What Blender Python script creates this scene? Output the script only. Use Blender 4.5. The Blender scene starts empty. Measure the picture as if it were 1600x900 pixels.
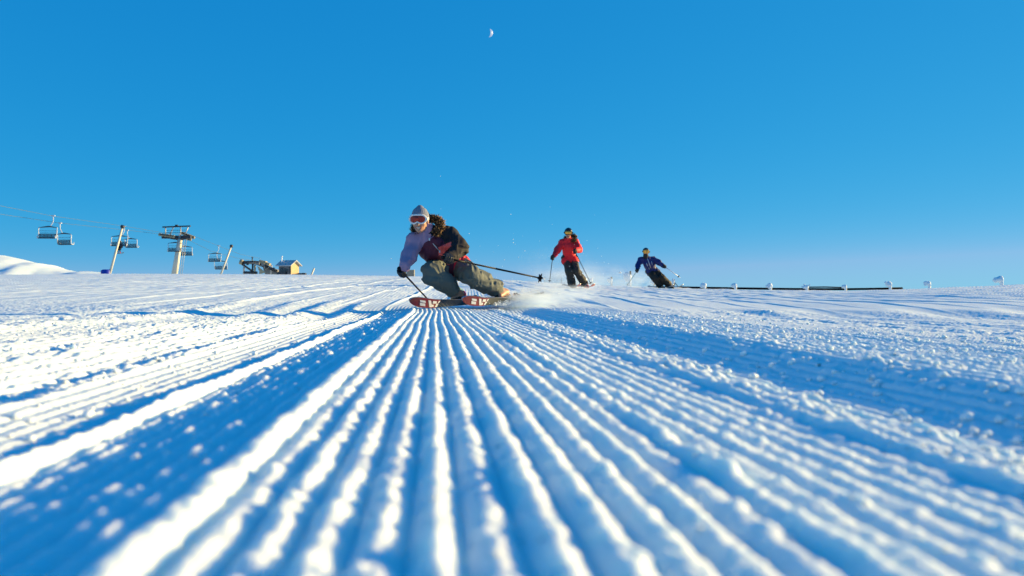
import bpy, bmesh, math
import numpy as np
from mathutils import Vector, Matrix

scene = bpy.context.scene
COL = scene.collection
R = math.radians

# ------------------------------------------------------------------ camera
FPX = 1250.0                                   # focal length in pixels of the 1600 px wide photograph
cam_d = bpy.data.cameras.new("camera")
cam_d.sensor_width = 36.0
cam_d.lens = FPX / 1600 * 36
cam_d.clip_start = 0.02
cam_d.clip_end = 20000
cam_d.dof.use_dof = True
cam_d.dof.focus_distance = 8.3
cam_d.dof.aperture_fstop = 3.6
cam = bpy.data.objects.new("camera", cam_d)
COL.objects.link(cam)
cam.rotation_euler = (R(90), 0, 0)             # level, looking along +Y, lens at the origin
scene.camera = cam

# ------------------------------------------------------------------ sky and sun
EXPOSURE = 1.9
SUN_EL, SUN_AZ = 11.5, 68.0                     # azimuth clockwise from +Y (view direction) towards +X
world = bpy.data.worlds.new("World")
scene.world = world
world.use_nodes = True
wn, wl = world.node_tree.nodes, world.node_tree.links
wn.clear()
sky = wn.new("ShaderNodeTexSky")
sky.sky_type = 'NISHITA'
sky.sun_disc = False
sky.sun_elevation = R(SUN_EL)
sky.sun_rotation = R(SUN_AZ)
sky.altitude = 5000
sky.air_density = 1.0
sky.dust_density = 0.0
sky.ozone_density = 8.0
bg = wn.new("ShaderNodeBackground")
bg.inputs["Strength"].default_value = 0.15
wo = wn.new("ShaderNodeOutputWorld")
# grade of the sky light itself: the photograph's deep, even, polarised blue
sp = wn.new("ShaderNodeSeparateColor"); cb = wn.new("ShaderNodeCombineColor")
wl.new(sky.outputs[0], sp.inputs[0])
SKY_GAIN = 1.0 / (2 ** EXPOSURE * 0.15)
for i, (k, p, cap) in enumerate(((4.5, 1.6, 0.25), (0.665, 0.42, 0.95), (0.78, 0.20, 1.1))):
    m0 = wn.new("ShaderNodeMath"); m0.operation = 'MULTIPLY'; m0.inputs[1].default_value = 0.15
    m1 = wn.new("ShaderNodeMath"); m1.operation = 'POWER'; m1.inputs[1].default_value = p
    m2 = wn.new("ShaderNodeMath"); m2.operation = 'MULTIPLY'; m2.inputs[1].default_value = k * SKY_GAIN
    wl.new(sp.outputs[i], m0.inputs[0]); wl.new(m0.outputs[0], m1.inputs[0]); wl.new(m1.outputs[0], m2.inputs[0]); 
    m3 = wn.new("ShaderNodeMath"); m3.operation = 'MINIMUM'; m3.inputs[1].default_value = cap * SKY_GAIN
    wl.new(m2.outputs[0], m3.inputs[0]); wl.new(m3.outputs[0], cb.inputs[i])
wl.new(cb.outputs[0], bg.inputs["Color"])
wl.new(bg.outputs[0], wo.inputs["Surface"])

sun_d = bpy.data.lights.new("sun", 'SUN')
sun_d.energy = 2.65
sun_d.angle = R(0.55)
sun_d.color = (1.0, 0.74, 0.31)
sun = bpy.data.objects.new("sun", sun_d)
COL.objects.link(sun)
sdir = Vector((math.cos(R(SUN_EL)) * math.sin(R(SUN_AZ)), math.cos(R(SUN_EL)) * math.cos(R(SUN_AZ)), math.sin(R(SUN_EL))))
sun.rotation_euler = sdir.to_track_quat('Z', 'Y').to_euler()
sun.location = sdir * 60

scene.view_settings.view_transform = 'Standard'
scene.view_settings.look = 'None'
scene.view_settings.exposure = EXPOSURE
scene.view_settings.gamma = 1.0
scene.render.engine = 'CYCLES'
scene.cycles.use_denoising = True
scene.cycles.max_bounces = 8
scene.cycles.diffuse_bounces = 3
scene.cycles.volume_bounces = 8
scene.cycles.transparent_max_bounces = 12
scene.cycles.sample_clamp_indirect = 6.0

# ------------------------------------------------------------------ helpers
def P(px, py, Y):
    """a point of the place: its bearing in the photograph and its distance ahead in metres"""
    return np.array([(px - 800.0) / FPX * Y, Y, (450.0 - py) / FPX * Y])

def mat(name, col, rough=0.6, metal=0.0, spec=0.5, noise=0.0, nscale=20.0, bump=0.0, bscale=60.0, sss=0.0, sheen=0.0, coat=0.0, bdist=0.01):
    m = bpy.data.materials.new(name)
    m.use_nodes = True
    nt = m.node_tree
    b = nt.nodes["Principled BSDF"]
    b.inputs["Base Color"].default_value = (*col, 1)
    b.inputs["Roughness"].default_value = rough
    b.inputs["Metallic"].default_value = metal
    b.inputs["Specular IOR Level"].default_value = spec
    if sss:
        b.inputs["Subsurface Weight"].default_value = sss
    if sheen:
        b.inputs["Sheen Weight"].default_value = sheen
    if coat:
        b.inputs["Coat Weight"].default_value = coat
    tc = nt.nodes.new("ShaderNodeTexCoord")
    if noise:
        n = nt.nodes.new("ShaderNodeTexNoise")
        n.inputs["Scale"].default_value = nscale
        n.inputs["Detail"].default_value = 4
        nt.links.new(tc.outputs["Object"], n.inputs["Vector"])
        mx = nt.nodes.new("ShaderNodeMix")
        mx.data_type = 'RGBA'
        mx.inputs[6].default_value = (*[c * (1 - noise) for c in col], 1)
        mx.inputs[7].default_value = (*[min(1, c * (1 + noise)) for c in col], 1)
        nt.links.new(n.outputs["Fac"], mx.inputs[0])
        nt.links.new(mx.outputs[2], b.inputs["Base Color"])
    if bump:
        n2 = nt.nodes.new("ShaderNodeTexNoise")
        n2.inputs["Scale"].default_value = bscale
        n2.inputs["Detail"].default_value = 5
        nt.links.new(tc.outputs["Object"], n2.inputs["Vector"])
        bp = nt.nodes.new("ShaderNodeBump")
        bp.inputs["Strength"].default_value = bump
        bp.inputs["Distance"].default_value = bdist
        nt.links.new(n2.outputs["Fac"], bp.inputs["Height"])
        nt.links.new(bp.outputs["Normal"], b.inputs["Normal"])
    return m

def tag(o, label=None, cat=None, group=None, kind=None):
    if label: o["label"] = label
    if cat: o["category"] = cat
    if group: o["group"] = group
    if kind: o["kind"] = kind
    return o

def mesh_obj(name, verts, faces, mats, parent=None, smooth=True, midx=None, origin=None):
    """link one mesh object; verts are world coordinates, origin is the thing's base point"""
    v = np.asarray(verts, dtype=np.float64)
    if origin is None and parent is not None:
        origin = parent.get("_o", None)
        origin = np.array(origin) if origin is not None else np.zeros(3)
    if origin is None:
        origin = np.zeros(3)
    me = bpy.data.meshes.new(name)
    f = faces
    if isinstance(f, np.ndarray):
        n = len(f); k = f.shape[1]
        me.vertices.add(len(v)); me.loops.add(n * k); me.polygons.add(n)
        me.vertices.foreach_set("co", (v - origin).astype(np.float32).ravel())
        me.loops.foreach_set("vertex_index", f.astype(np.int32).ravel())
        me.polygons.foreach_set("loop_start", np.arange(0, n * k, k, dtype=np.int32))
        me.update(calc_edges=True)
    else:
        me.from_pydata((v - origin).tolist(), [], [list(map(int, q)) for q in f])
    for m in (mats if isinstance(mats, (list, tuple)) else [mats]):
        me.materials.append(m)
    if midx is not None:
        me.polygons.foreach_set("material_index", np.asarray(midx, dtype=np.int32))
    if smooth is True:
        me.polygons.foreach_set("use_smooth", np.ones(len(me.polygons), dtype=bool))
    elif smooth is not False:
        me.polygons.foreach_set("use_smooth", np.asarray(smooth, dtype=bool))
    me.validate()
    me.update()
    o = bpy.data.objects.new(name, me)
    COL.objects.link(o)
    if parent is not None:
        o.parent = parent
    else:
        o.location = Vector(origin)
    return o

def empty(name, origin, label, cat, group=None):
    o = bpy.data.objects.new(name, None)
    COL.objects.link(o)
    o.location = Vector(origin)
    o.empty_display_size = 0.2
    o["_o"] = [float(c) for c in origin]
    return tag(o, label, cat, group)

class MB:
    """collects boxes, tubes and lumps into ONE mesh"""
    def __init__(self):
        self.v, self.f, self.m, self.s = [], [], [], []
    def add(self, v, f, m=0, smooth=False):
        o = len(self.v)
        self.v += [tuple(map(float, p)) for p in v]
        self.f += [[i + o for i in q] for q in f]
        self.m += [m] * len(f)
        self.s += [smooth] * len(f)
    def box(self, c, size, ax=None, m=0):
        c = np.array(c, float); h = np.array(size, float) / 2
        A = np.eye(3) if ax is None else np.array(ax, float)      # rows are the box axes
        pts = []
        for sx in (-1, 1):
            for sy in (-1, 1):
                for sz in (-1, 1):
                    pts.append(c + A[0] * h[0] * sx + A[1] * h[1] * sy + A[2] * h[2] * sz)
        self.add(pts, [(0, 1, 3, 2), (4, 6, 7, 5), (0, 4, 5, 1), (2, 3, 7, 6), (0, 2, 6, 4), (1, 5, 7, 3)], m)
    def tube(self, pts, r, n=8, m=0, caps=True):
        pts = [np.array(p, float) for p in pts]
        rr = r if isinstance(r, (list, tuple, np.ndarray)) else [r] * len(pts)
        T = []
        for i in range(len(pts)):
            a = pts[max(0, i - 1)]; b = pts[min(len(pts) - 1, i + 1)]
            t = b - a; T.append(t / (np.linalg.norm(t) + 1e-12))
        ref = np.array([0, 0, 1.0]) if abs(T[0][2]) < 0.9 else np.array([1.0, 0, 0])
        v, f = [], []
        x = np.cross(T[0], ref); x /= np.linalg.norm(x)
        for i, p in enumerate(pts):
            x = x - T[i] * np.dot(x, T[i]); x /= np.linalg.norm(x)
            y = np.cross(T[i], x)
            for k in range(n):
                a = 2 * math.pi * k / n
                v.append(p + rr[i] * (x * math.cos(a) + y * math.sin(a)))
        for i in range(len(pts) - 1):
            for k in range(n):
                f.append((i * n + k, i * n + (k + 1) % n, (i + 1) * n + (k + 1) % n, (i + 1) * n + k))
        o = len(self.v)
        self.add(v, f, m, True)
        if caps:
            L = len(pts) - 1
            self.f.append([o + k for k in range(n)][::-1]); self.m.append(m); self.s.append(False)
            self.f.append([o + L * n + k for k in range(n)]); self.m.append(m); self.s.append(False)
    def build(self, name, mats, parent=None, origin=None):
        return mesh_obj(name, self.v, self.f, mats, parent, smooth=self.s, midx=self.m, origin=origin)

# ------------------------------------------------------------------ noise
_rng = np.random.default_rng(7)
_T = _rng.random((256, 256))
_T1 = _rng.random(4096)
_T3 = _rng.random((64, 64, 64))
def sm(t):
    return t * t * (3 - 2 * t)
def vn(x, y, seed=0):
    """2-D value noise, -1..1"""
    x = x + seed * 37.17; y = y + seed * 91.73
    ix = np.floor(x); iy = np.floor(y)
    fx = sm(x - ix); fy = sm(y - iy)
    ix = ix.astype(np.int64); iy = iy.astype(np.int64)
    a = _T[ix & 255, iy & 255]; b = _T[(ix + 1) & 255, iy & 255]
    c = _T[ix & 255, (iy + 1) & 255]; d = _T[(ix + 1) & 255, (iy + 1) & 255]
    return ((a * (1 - fx) + b * fx) * (1 - fy) + (c * (1 - fx) + d * fx) * fy) * 2 - 1
def n1(x, seed=0):
    x = x + seed * 53.3
    i = np.floor(x); f = sm(x - i); i = i.astype(np.int64)
    return (_T1[i & 4095] * (1 - f) + _T1[(i + 1) & 4095] * f) * 2 - 1
def n3(p, seed=0):
    q = p + seed * 11.31
    i = np.floor(q); f = sm(q - i); i = i.astype(np.int64)
    o = 0
    for dx in (0, 1):
        wx = f[..., 0] if dx else 1 - f[..., 0]
        for dy in (0, 1):
            wy = f[..., 1] if dy else 1 - f[..., 1]
            for dz in (0, 1):
                wz = f[..., 2] if dz else 1 - f[..., 2]
                o = o + wx * wy * wz * _T3[(i[..., 0] + dx) & 63, (i[..., 1] + dy) & 63, (i[..., 2] + dz) & 63]
    return o * 2 - 1
def ss(a, b, x):
    t = np.clip((x - a) / (b - a), 0, 1)
    return t * t * (3 - 2 * t)
def win(a, b, s, x):
    return ss(a - s, a + s, x) * (1 - ss(b - s, b + s, x))
def lumps(x, y, cell, dens, seed, rmin=0.25, rmax=0.6):
    """scattered round crumbs: unit-height bumps in a jittered lattice"""
    X = x / cell; Y = y / cell
    ix = np.floor(X).astype(np.int64); iy = np.floor(Y).astype(np.int64)
    out = np.zeros_like(X)
    for dx in (-1, 0, 1):
        for dy in (-1, 0, 1):
            jx = ix + dx; jy = iy + dy
            a = _T[(jx + seed * 17) & 255, (jy + seed * 29) & 255]
            b = _T[(jx + seed * 41 + 7) & 255, (jy + seed * 13 + 3) & 255]
            c = _T[(jx + seed * 5 + 91) & 255, (jy + seed * 7 + 57) & 255]
            d = _T[(jx + seed * 3 + 11) & 255, (jy + seed * 11 + 157) & 255]
            rr = rmin + (rmax - rmin) * c
            q = 1 - ((X - jx - a) ** 2 + (Y - jy - b) ** 2) / (rr * rr)
            h = np.clip(q, 0, 1) ** 0.8 * (0.4 + 0.6 * c) * (d < dens)
            out = np.maximum(out, h)
    return out

# ------------------------------------------------------------------ snow ground
_pxs = np.array([-4000, -900, -300, 0, 200, 400, 500, 600, 650, 700, 800, 860, 950, 1000, 1050, 1100, 1200, 1330, 1400, 1500, 1600, 1800, 2300, 6000], float)
_yhs = np.array([430, 428, 428, 428.5, 427.5, 428.5, 429.5, 431, 432, 434, 438, 442, 446.5, 448.5, 450, 451.5, 453.5, 454.5, 453, 449, 445, 441, 440, 440], float)
_rcs = np.array([60, 60, 60, 60, 60, 60, 58, 54, 50, 46, 38, 35, 31, 29, 28, 28, 28, 28, 28, 28, 28, 28, 28, 28], float)
def base_z(x, y):
    r = np.hypot(x, y)
    yy = np.maximum(y, 0.05 * r + 1e-6)
    t = np.clip(800 + FPX * x / yy, -4000, 6000)
    yh = np.interp(t, _pxs, _yhs)
    rc = np.interp(t, _pxs, _rcs)
    z0 = -0.18 - 0.004 * np.minimum(y, 8.4)
    zc = (450 - yh) / FPX * rc
    s = np.clip((y - 8.4) / (rc - 8.4), 0, None)
    ze = -0.214
    up = ze + (zc - ze) * (s - 0.10 * np.sin(np.pi * np.clip(s, 0, 1)) * 0.0)
    rise = np.where(s <= 1, up, zc + (zc - ze) * 0)
    over = np.clip(y - rc, 0, None)
    drop = np.where(over > 0, -0.0022 * np.minimum(over, 25) ** 2 - 0.05 * np.clip(over - 25, 0, None), 0)
    # roll gently over the crest: the far side slopes away
    z = np.where(y < 8.4, z0, rise + drop)
    return z
def relief(x, y):
    r = np.hypot(x, y)
    u = x + 0.096 * y
    u = u + 0.010 * n1(y * 0.9, 3) * ss(1.0, 4.0, y)
    nf = 1 - ss(7.6, 9.3, y + 0.35 * n1(u * 1.7, 9))           # the near groomer passes end by the skier
    h = np.zeros_like(u)
    SP = 0.0405
    # ---- corduroy: each ridge gets its own height along its length
    k = np.floor(u / SP + 0.5)
    ph = u / SP - k
    pw = 1.75 + 1.7 * ss(0.05, 0.5, u) - 0.15 * (1 - ss(-0.26, -0.2, u))                              # worn, rounder tops towards the right edge
    prof = 1 - np.abs(2 * ph) ** pw
    soft_ = 1 - ss(-0.26, -0.2, u)
    prof = prof * (1 - soft_) + soft_ * (0.5 + 0.5 * np.cos(2 * np.pi * ph))
    along = vn(k * 7.31, y * 4.0, 1) * 0.16 + vn(k * 3.77, y * 17.0, 2) * 0.13 + vn(u * 45, y * 40.0, 5) * 0.16 + vn(u * 95, y * 85.0, 17) * 0.12 + vn(u * 170, y * 150.0, 19) * 0.08
    amp = ((0.0140 - 0.0035 * ss(0.0, 0.5, u)) * win(-0.185, 0.69, 0.012, u) + 0.0140 * win(-0.495, -0.235, 0.01, u)
           + 0.0125 * win(1.10, 1.95, 0.02, u) + 0.007 * win(0.75, 1.10, 0.03, u) + 0.005 * win(-0.85, -0.60, 0.03, u))
    h += nf * amp * prof * (1 + along)
    # ---- steps between passes
    lv = ((0.003 - 0.192 * np.clip(-0.22 - u, 0, 0.28)) * (1 - ss(-0.236, -0.214, u)) + 0.010 * (1 - ss(-0.51, -0.47, u)) + 0.018 * (1 - ss(-0.86, -0.70, u)) + 0.010 * (1 - ss(-1.6, -0.9, u))
          - 0.024 * ss(0.70, 0.76, u) * (1 - ss(0.84, 1.14, u)) + 0.027 * ss(0.92, 1.12, u) - 0.035 * np.clip(u - 1.15, 0, 2.5))
    lv = lv - 0.058 * (np.clip(u, 0.12, 0.70) - 0.12) + 0.042 * (np.clip(u, -0.2, 0.12) - 0.12)
    h += nf * lv
    rough = vn(x * 24, y * 24, 6) * 0.6 + vn(x * 55, y * 55, 7) * 0.4
    g = lambda c, s: np.exp(-((u - c - 0.004 * n1(y * 6, int(abs(c) * 100))) / s) ** 2)
    h += nf * (np.exp(-(np.abs(u + 0.203 - 0.004 * n1(y * 6, 20)) / 0.020) ** 3) * (0.026 + 0.005 * rough + 0.003 * n1(y * 4, 21)))
    h += nf * g(-0.528, 0.017) * (0.024 + 0.006 * rough + 0.004 * n1(y * 5, 23))
    h += nf * g(0.285, 0.016) * (0.004 + 0.010 * vn(y * 9, y * 0 + .5, 22).clip(-.3, 1) + 0.004 * rough)
    h += nf * win(0.56, 0.705, 0.02, u) * (0.010 + 0.004 * rough + 0.006 * lumps(x, y, 0.055, 0.35, 3) + 0.006 * vn(x * 9, y * 9, 66))
    # ---- crumbs on the passes
    cr = lumps(x, y, 0.050, 0.16, 4) * 0.014
    h += nf * cr * (win(-0.46, -0.30, 0.02, u) * ss(0.9, 1.6, y) + 0.55 * win(0.75, 1.3, 0.05, u) * ss(1.1, 2.0, y))
    h += nf * lumps(x, y, 0.03, 0.10, 8) * 0.006 * win(-0.2, 0.68, 0.02, u)
    # ---- churned, crumbly snow to both sides
    left = (1 - ss(-0.86, -0.78, u)) * (1 - ss(7.5, 13.0, y))
    right = ss(1.75, 2.05, u) * (1 - ss(8.2, 9.2, y + 0.2 * u * 0))
    band = 0.5 + 0.5 * n1(u * 4.6 + 0.3 * n1(y * .6, 4), 12)                         # lanes of more or less churned snow
    wx = x + 0.02 * vn(x * 11, y * 11, 61); wy = y + 0.02 * vn(x * 11, y * 11, 62)
    ch = lumps(wx, wy, 0.065, 0.6, 11) * 0.45 + lumps(wx, wy, 0.033, 0.7, 12) * 0.3 + lumps(wx, wy * 0.4, 0.15, 0.40, 13) * 0.8 + lumps(wx, wy, 0.11, 0.25, 18) * 0.8
    ch = ch * (0.75 + 0.5 * vn(x * 5, y * 5, 63))
    ch = 0.85 * (1 - np.exp(-2.4 * np.clip(ch, 0, None))) + 0.12 * ch                 # broken slabs: flat tops, steep crumbly sides
    ch = ch * ss(-0.6, 0.45, vn(x * 1.7, y * 1.1, 64) + 0.6 * vn(x * 4.5, y * 3.5, 65))
    fine = vn(x * 14, y * 14, 14) * 0.5 + vn(x * 30, y * 30, 15) * 0.3 + vn(x * 65, y * 65, 16) * 0.2
    nearl = ss(-4.5, -1.2, u)
    h += left * ((0.007 + 0.009 * nearl) * ch * (0.4 + 0.8 * band) + 0.010 * fine + 0.0070 * prof * (1 - ss(4.0, 7.5, y)) + (0.02 + 0.045 * nearl) * (band - 0.6))
    h += right * (0.014 * ch * (0.3 + 0.9 * band) + 0.007 * fine + 0.0085 * prof * (1 - ss(3.5, 6.0, y)) + 0.03 * (band - 0.5))
    # ---- far piste: older passes, soft waves, tracks
    ff = ss(8.0, 10.5, y)
    fade = 1 - ss(16, 40, y)
    up = x + 0.055 * y + 0.10 * n1(y * 0.16, 31) + 0.02 * n1(y * 0.6, 32)
    k2 = np.floor(up / 0.055 + 0.5)
    h += ff * fade * 0.0065 * (0.5 + 0.5 * np.cos(2 * np.pi * (up / 0.055))) * (0.6 + 0.4 * vn(k2 * 5.3, y * 1.2, 33)) * win(-3.5, 2.2, 0.8, up)
    pass_ = up / 0.62
    kp = np.floor(pass_); fp = pass_ - kp
    h += ff * (1 - ss(30, 58, y)) * 0.020 * np.exp(-((fp - 0.5) / 0.05) ** 2) * (0.4 + 0.6 * _T1[(kp.astype(np.int64) * 7) & 4095])
    h += ff * 0.016 * n1(up * 0.9, 35) * (1 - ss(40, 60, y))
    h += ss(8.5, 14, y) * (0.020 * vn(x * 0.9, y * 0.5, 41) + 0.010 * vn(x * 3.1, y * 1.3, 42) + 0.006 * vn(x * 9, y * 4, 43)) * (1 - 0.6 * ss(30, 60, y))
    # ---- shallow swale on the right behind the churned snow, and an unseen bank added to shade it, left flat
    h -= 0.03 * win(8.9, 10.6, 0.7, y + 0.28 * x - 0.6) * ss(0.5, 2.0, x)
    bx = 8.3; by = 8.2
    d = np.hypot((x - bx) / 1.5, (y - by) / 1.25)
    h += 0.0 * np.clip(1 - d * d, 0, None) ** 0.8 * (1 + 0.15 * vn(x * 3, y * 3, 44))
    h += vn(x * 90, y * 90, 51) * 0.0011 * (1 - ss(2.5, 6, r))
    return h
def ground_z(x, y):
    x = np.atleast_1d(np.asarray(x, float)); y = np.atleast_1d(np.asarray(y, float))
    return (base_z(x, y) + relief(x, y))

snow = bpy.data.materials.new("groomed_snow")
snow.use_nodes = True
nt = snow.node_tree
b = nt.nodes["Principled BSDF"]
b.inputs["Base Color"].default_value = (0.77, 0.88, 0.90, 1)
b.inputs["Roughness"].default_value = 0.65
b.inputs["Specular IOR Level"].default_value = 0.25
b.inputs["Subsurface Weight"].default_value = 1.0
b.inputs["Subsurface Radius"].default_value = (0.9, 1.0, 1.1)
b.inputs["Subsurface Scale"].default_value = 0.016
tc = nt.nodes.new("ShaderNodeTexCoord")
na = nt.nodes.new("ShaderNodeTexNoise"); na.inputs["Scale"].default_value = 140; na.inputs["Detail"].default_value = 6
nt.links.new(tc.outputs["Object"], na.inputs["Vector"])
bp = nt.nodes.new("ShaderNodeBump"); bp.inputs["Strength"].default_value = 0.35; bp.inputs["Distance"].default_value = 0.004
nt.links.new(na.outputs["Fac"], bp.inputs["Height"]); nt.links.new(bp.outputs["Normal"], b.inputs["Normal"])

def build_ground():
    dense = np.linspace(-R(37), R(37), 1750)
    rest = np.linspace(R(37), 2 * math.pi - R(37), 330)[1:-1]
    ang = np.concatenate([dense, rest])
    na_ = len(ang)
    rr = [0.12]
    while rr[-1] < 66:
        rr.append(rr[-1] * 1.0052)
    while rr[-1] < 9000:
        rr.append(rr[-1] * 1.09)
    rr = np.array(rr)
    A, RR = np.meshgrid(ang, rr)
    x = RR * np.sin(A); y = RR * np.cos(A)
    z = base_z(x, y)
    nr = int(np.searchsorted(rr, 70))
    z[:nr] += relief(x[:nr], y[:nr])
    V = np.stack([x, y, z], -1).reshape(-1, 3)
    i = np.arange(len(rr) - 1)[:, None] * na_; j = np.arange(na_)[None, :]; j2 = (j + 1) % na_
    F = np.stack([i + j, i + na_ + j, i + na_ + j2, i + j2], -1).reshape(-1, 4)
    V = np.vstack([V, [[0, 0, float(z[0].mean())]]])
    c = len(V) - 1
    # close the small hole under the lens
    o = mesh_obj("snow_ground", V, F, snow)
    bm_c = [(c, int(a), int(b_)) for a, b_ in zip(np.arange(na_), (np.arange(na_) + 1) % na_)]
    o2 = None
    me = o.data
    n0 = len(me.polygons)
    me.polygons.add(len(bm_c)); l0 = len(me.loops); me.loops.add(3 * len(bm_c))
    me.loops.foreach_set("vertex_index", np.concatenate([F.ravel(), np.array(bm_c).ravel()]).astype(np.int32))
    me.polygons.foreach_set("loop_start", np.concatenate([np.arange(len(F)) * 4, len(F) * 4 + 3 * np.arange(len(bm_c))]).astype(np.int32))
    me.update(calc_edges=True)
    me.polygons.foreach_set("use_smooth", np.ones(len(me.polygons), dtype=bool))
    me.update()
    tag(o, kind="structure")
    return o
ground = build_ground()

# ------------------------------------------------------------------ blended solids (distance fields turned into one mesh)
def surface_nets(d, org, h):
    nx, ny, nz = d.shape
    s = d < 0
    c = np.zeros((nx - 1, ny - 1, nz - 1), np.int8)
    for a in (0, 1):
        for b_ in (0, 1):
            for e in (0, 1):
                c += s[a:nx - 1 + a, b_:ny - 1 + b_, e:nz - 1 + e]
    act = (c > 0) & (c < 8)
    idx = -np.ones(act.shape, np.int64)
    I = np.argwhere(act)
    idx[act] = np.arange(len(I))
    acc = np.zeros((len(I), 3)); cnt = np.zeros(len(I))
    corners = [(a, b_, e) for a in (0, 1) for b_ in (0, 1) for e in (0, 1)]
    for p in corners:
        for ax in range(3):
            if p[ax] == 0:
                q = list(p); q[ax] = 1
                d0 = d[I[:, 0] + p[0], I[:, 1] + p[1], I[:, 2] + p[2]]
                d1 = d[I[:, 0] + q[0], I[:, 1] + q[1], I[:, 2] + q[2]]
                m = (d0 < 0) != (d1 < 0)
                t = np.where(m, d0 / np.where(m, d0 - d1, 1), 0)
                pt = np.array(p, float) + 0 * acc
                pt[:, ax] += t
                acc[m] += pt[m]; cnt[m] += 1
    V = org + h * (I + acc / np.maximum(cnt, 1)[:, None])
    quads = []
    for ax in range(3):
        o1, o2 = [(1, 2), (2, 0), (0, 1)][ax]
        sl0 = [slice(None)] * 3; sl1 = [slice(None)] * 3
        sl0[ax] = slice(0, -1); sl1[ax] = slice(1, None)
        e = s[tuple(sl0)] != s[tuple(sl1)]
        E = np.argwhere(e)
        E = E[(E[:, o1] > 0) & (E[:, o2] > 0) & (E[:, o1] < d.shape[o1] - 1) & (E[:, o2] < d.shape[o2] - 1)]
        inside = s[E[:, 0], E[:, 1], E[:, 2]]
        def cell(da, db):
            k = E.copy(); k[:, o1] += da; k[:, o2] += db
            return idx[k[:, 0], k[:, 1], k[:, 2]]
        q = np.stack([cell(-1, -1), cell(0, -1), cell(0, 0), cell(-1, 0)], -1)
        q[~inside] = q[~inside][:, ::-1]
        quads.append(q)
    return V, np.vstack(quads)

def cone(a, b_, ra, rb, m=0, k=None):
    return ('c', np.array(a, float), np.array(b_, float), ra, rb, m, k)
def ell(c, r, ax=None, m=0, k=None):
    return ('e', np.array(c, float), np.array(r, float), np.eye(3) if ax is None else np.array(ax, float), 0, m, k)
def prim_d(p, q):
    if p[0] == 'c':
        a, b_, ra, rb = p[1], p[2], p[3], p[4]
        ba = b_ - a; L = float(ba @ ba) + 1e-12
        t = np.clip(((q - a) @ ba) / L, 0, 1)
        return np.linalg.norm(q - a - t[..., None] * ba, axis=-1) - (ra + (rb - ra) * t)
    l = (q - p[1]) @ p[3].T
    k0 = np.linalg.norm(l / p[2], axis=-1); k1 = np.linalg.norm(l / p[2] ** 2, axis=-1) + 1e-9
    return k0 * (k0 - 1) / k1
def smin(a, b_, k):
    h = np.clip(0.5 + 0.5 * (b_ - a) / k, 0, 1)
    return b_ * (1 - h) + a * h - k * h * (1 - h)
def solid(name, prims, h, mats, parent=None, k=0.03, disp=None, cut=None, paint=None, origin=None, pad=0.05):
    """one continuous smooth mesh from blended limbs; material per face from the nearest limb or from paint(points, limb)"""
    lo = np.min([np.minimum(p[1] - (max(p[3], p[4]) if p[0] == 'c' else p[2].max()), (p[2] - max(p[3], p[4])) if p[0] == 'c' else p[1]) for p in prims], 0) - pad
    hi = np.max([np.maximum(p[1] + (max(p[3], p[4]) if p[0] == 'c' else p[2].max()), (p[2] + max(p[3], p[4])) if p[0] == 'c' else p[1]) for p in prims], 0) + pad
    n = np.ceil((hi - lo) / h).astype(int) + 1
    g = np.stack(np.meshgrid(*[lo[i] + h * np.arange(n[i]) for i in range(3)], indexing='ij'), -1)
    d = None
    for p in prims:
        e = prim_d(p, g)
        d = e if d is None else smin(d, e, p[6] or k)
    if disp is not None:
        near = np.abs(d) < 0.08
        d[near] += disp(g[near])
    if cut is not None:
        d = np.maximum(d, cut(g))
    V, F = surface_nets(d, lo, h)
    C = V[F].mean(1)
    lim = np.argmin(np.stack([prim_d(p, C) for p in prims], -1), -1)
    base = np.array([p[5] for p in prims])[lim]
    if paint is not None:
        base = paint(C, base)
    return mesh_obj(name, V, F, mats, parent, midx=base, origin=origin)

def unit(v):
    v = np.array(v, float)
    return v / np.linalg.norm(v)
def folds(amp, f, seed, axis=(0.2, 0.2, 1.0)):
    a = np.array(axis)
    def fn(q):
        w = q + 0.03 * np.stack([n3(q * 9, seed + 1), n3(q * 9, seed + 2), n3(q * 9, seed + 3)], -1)
        r1 = 1 - np.abs(n3(w * f * a, seed)) * 2
        r2 = 1 - np.abs(n3(w * f * 2.1 * a[[2, 0, 1]], seed + 5)) * 2
        return -amp * (0.7 * r1 + 0.35 * r2)
    return fn

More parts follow.
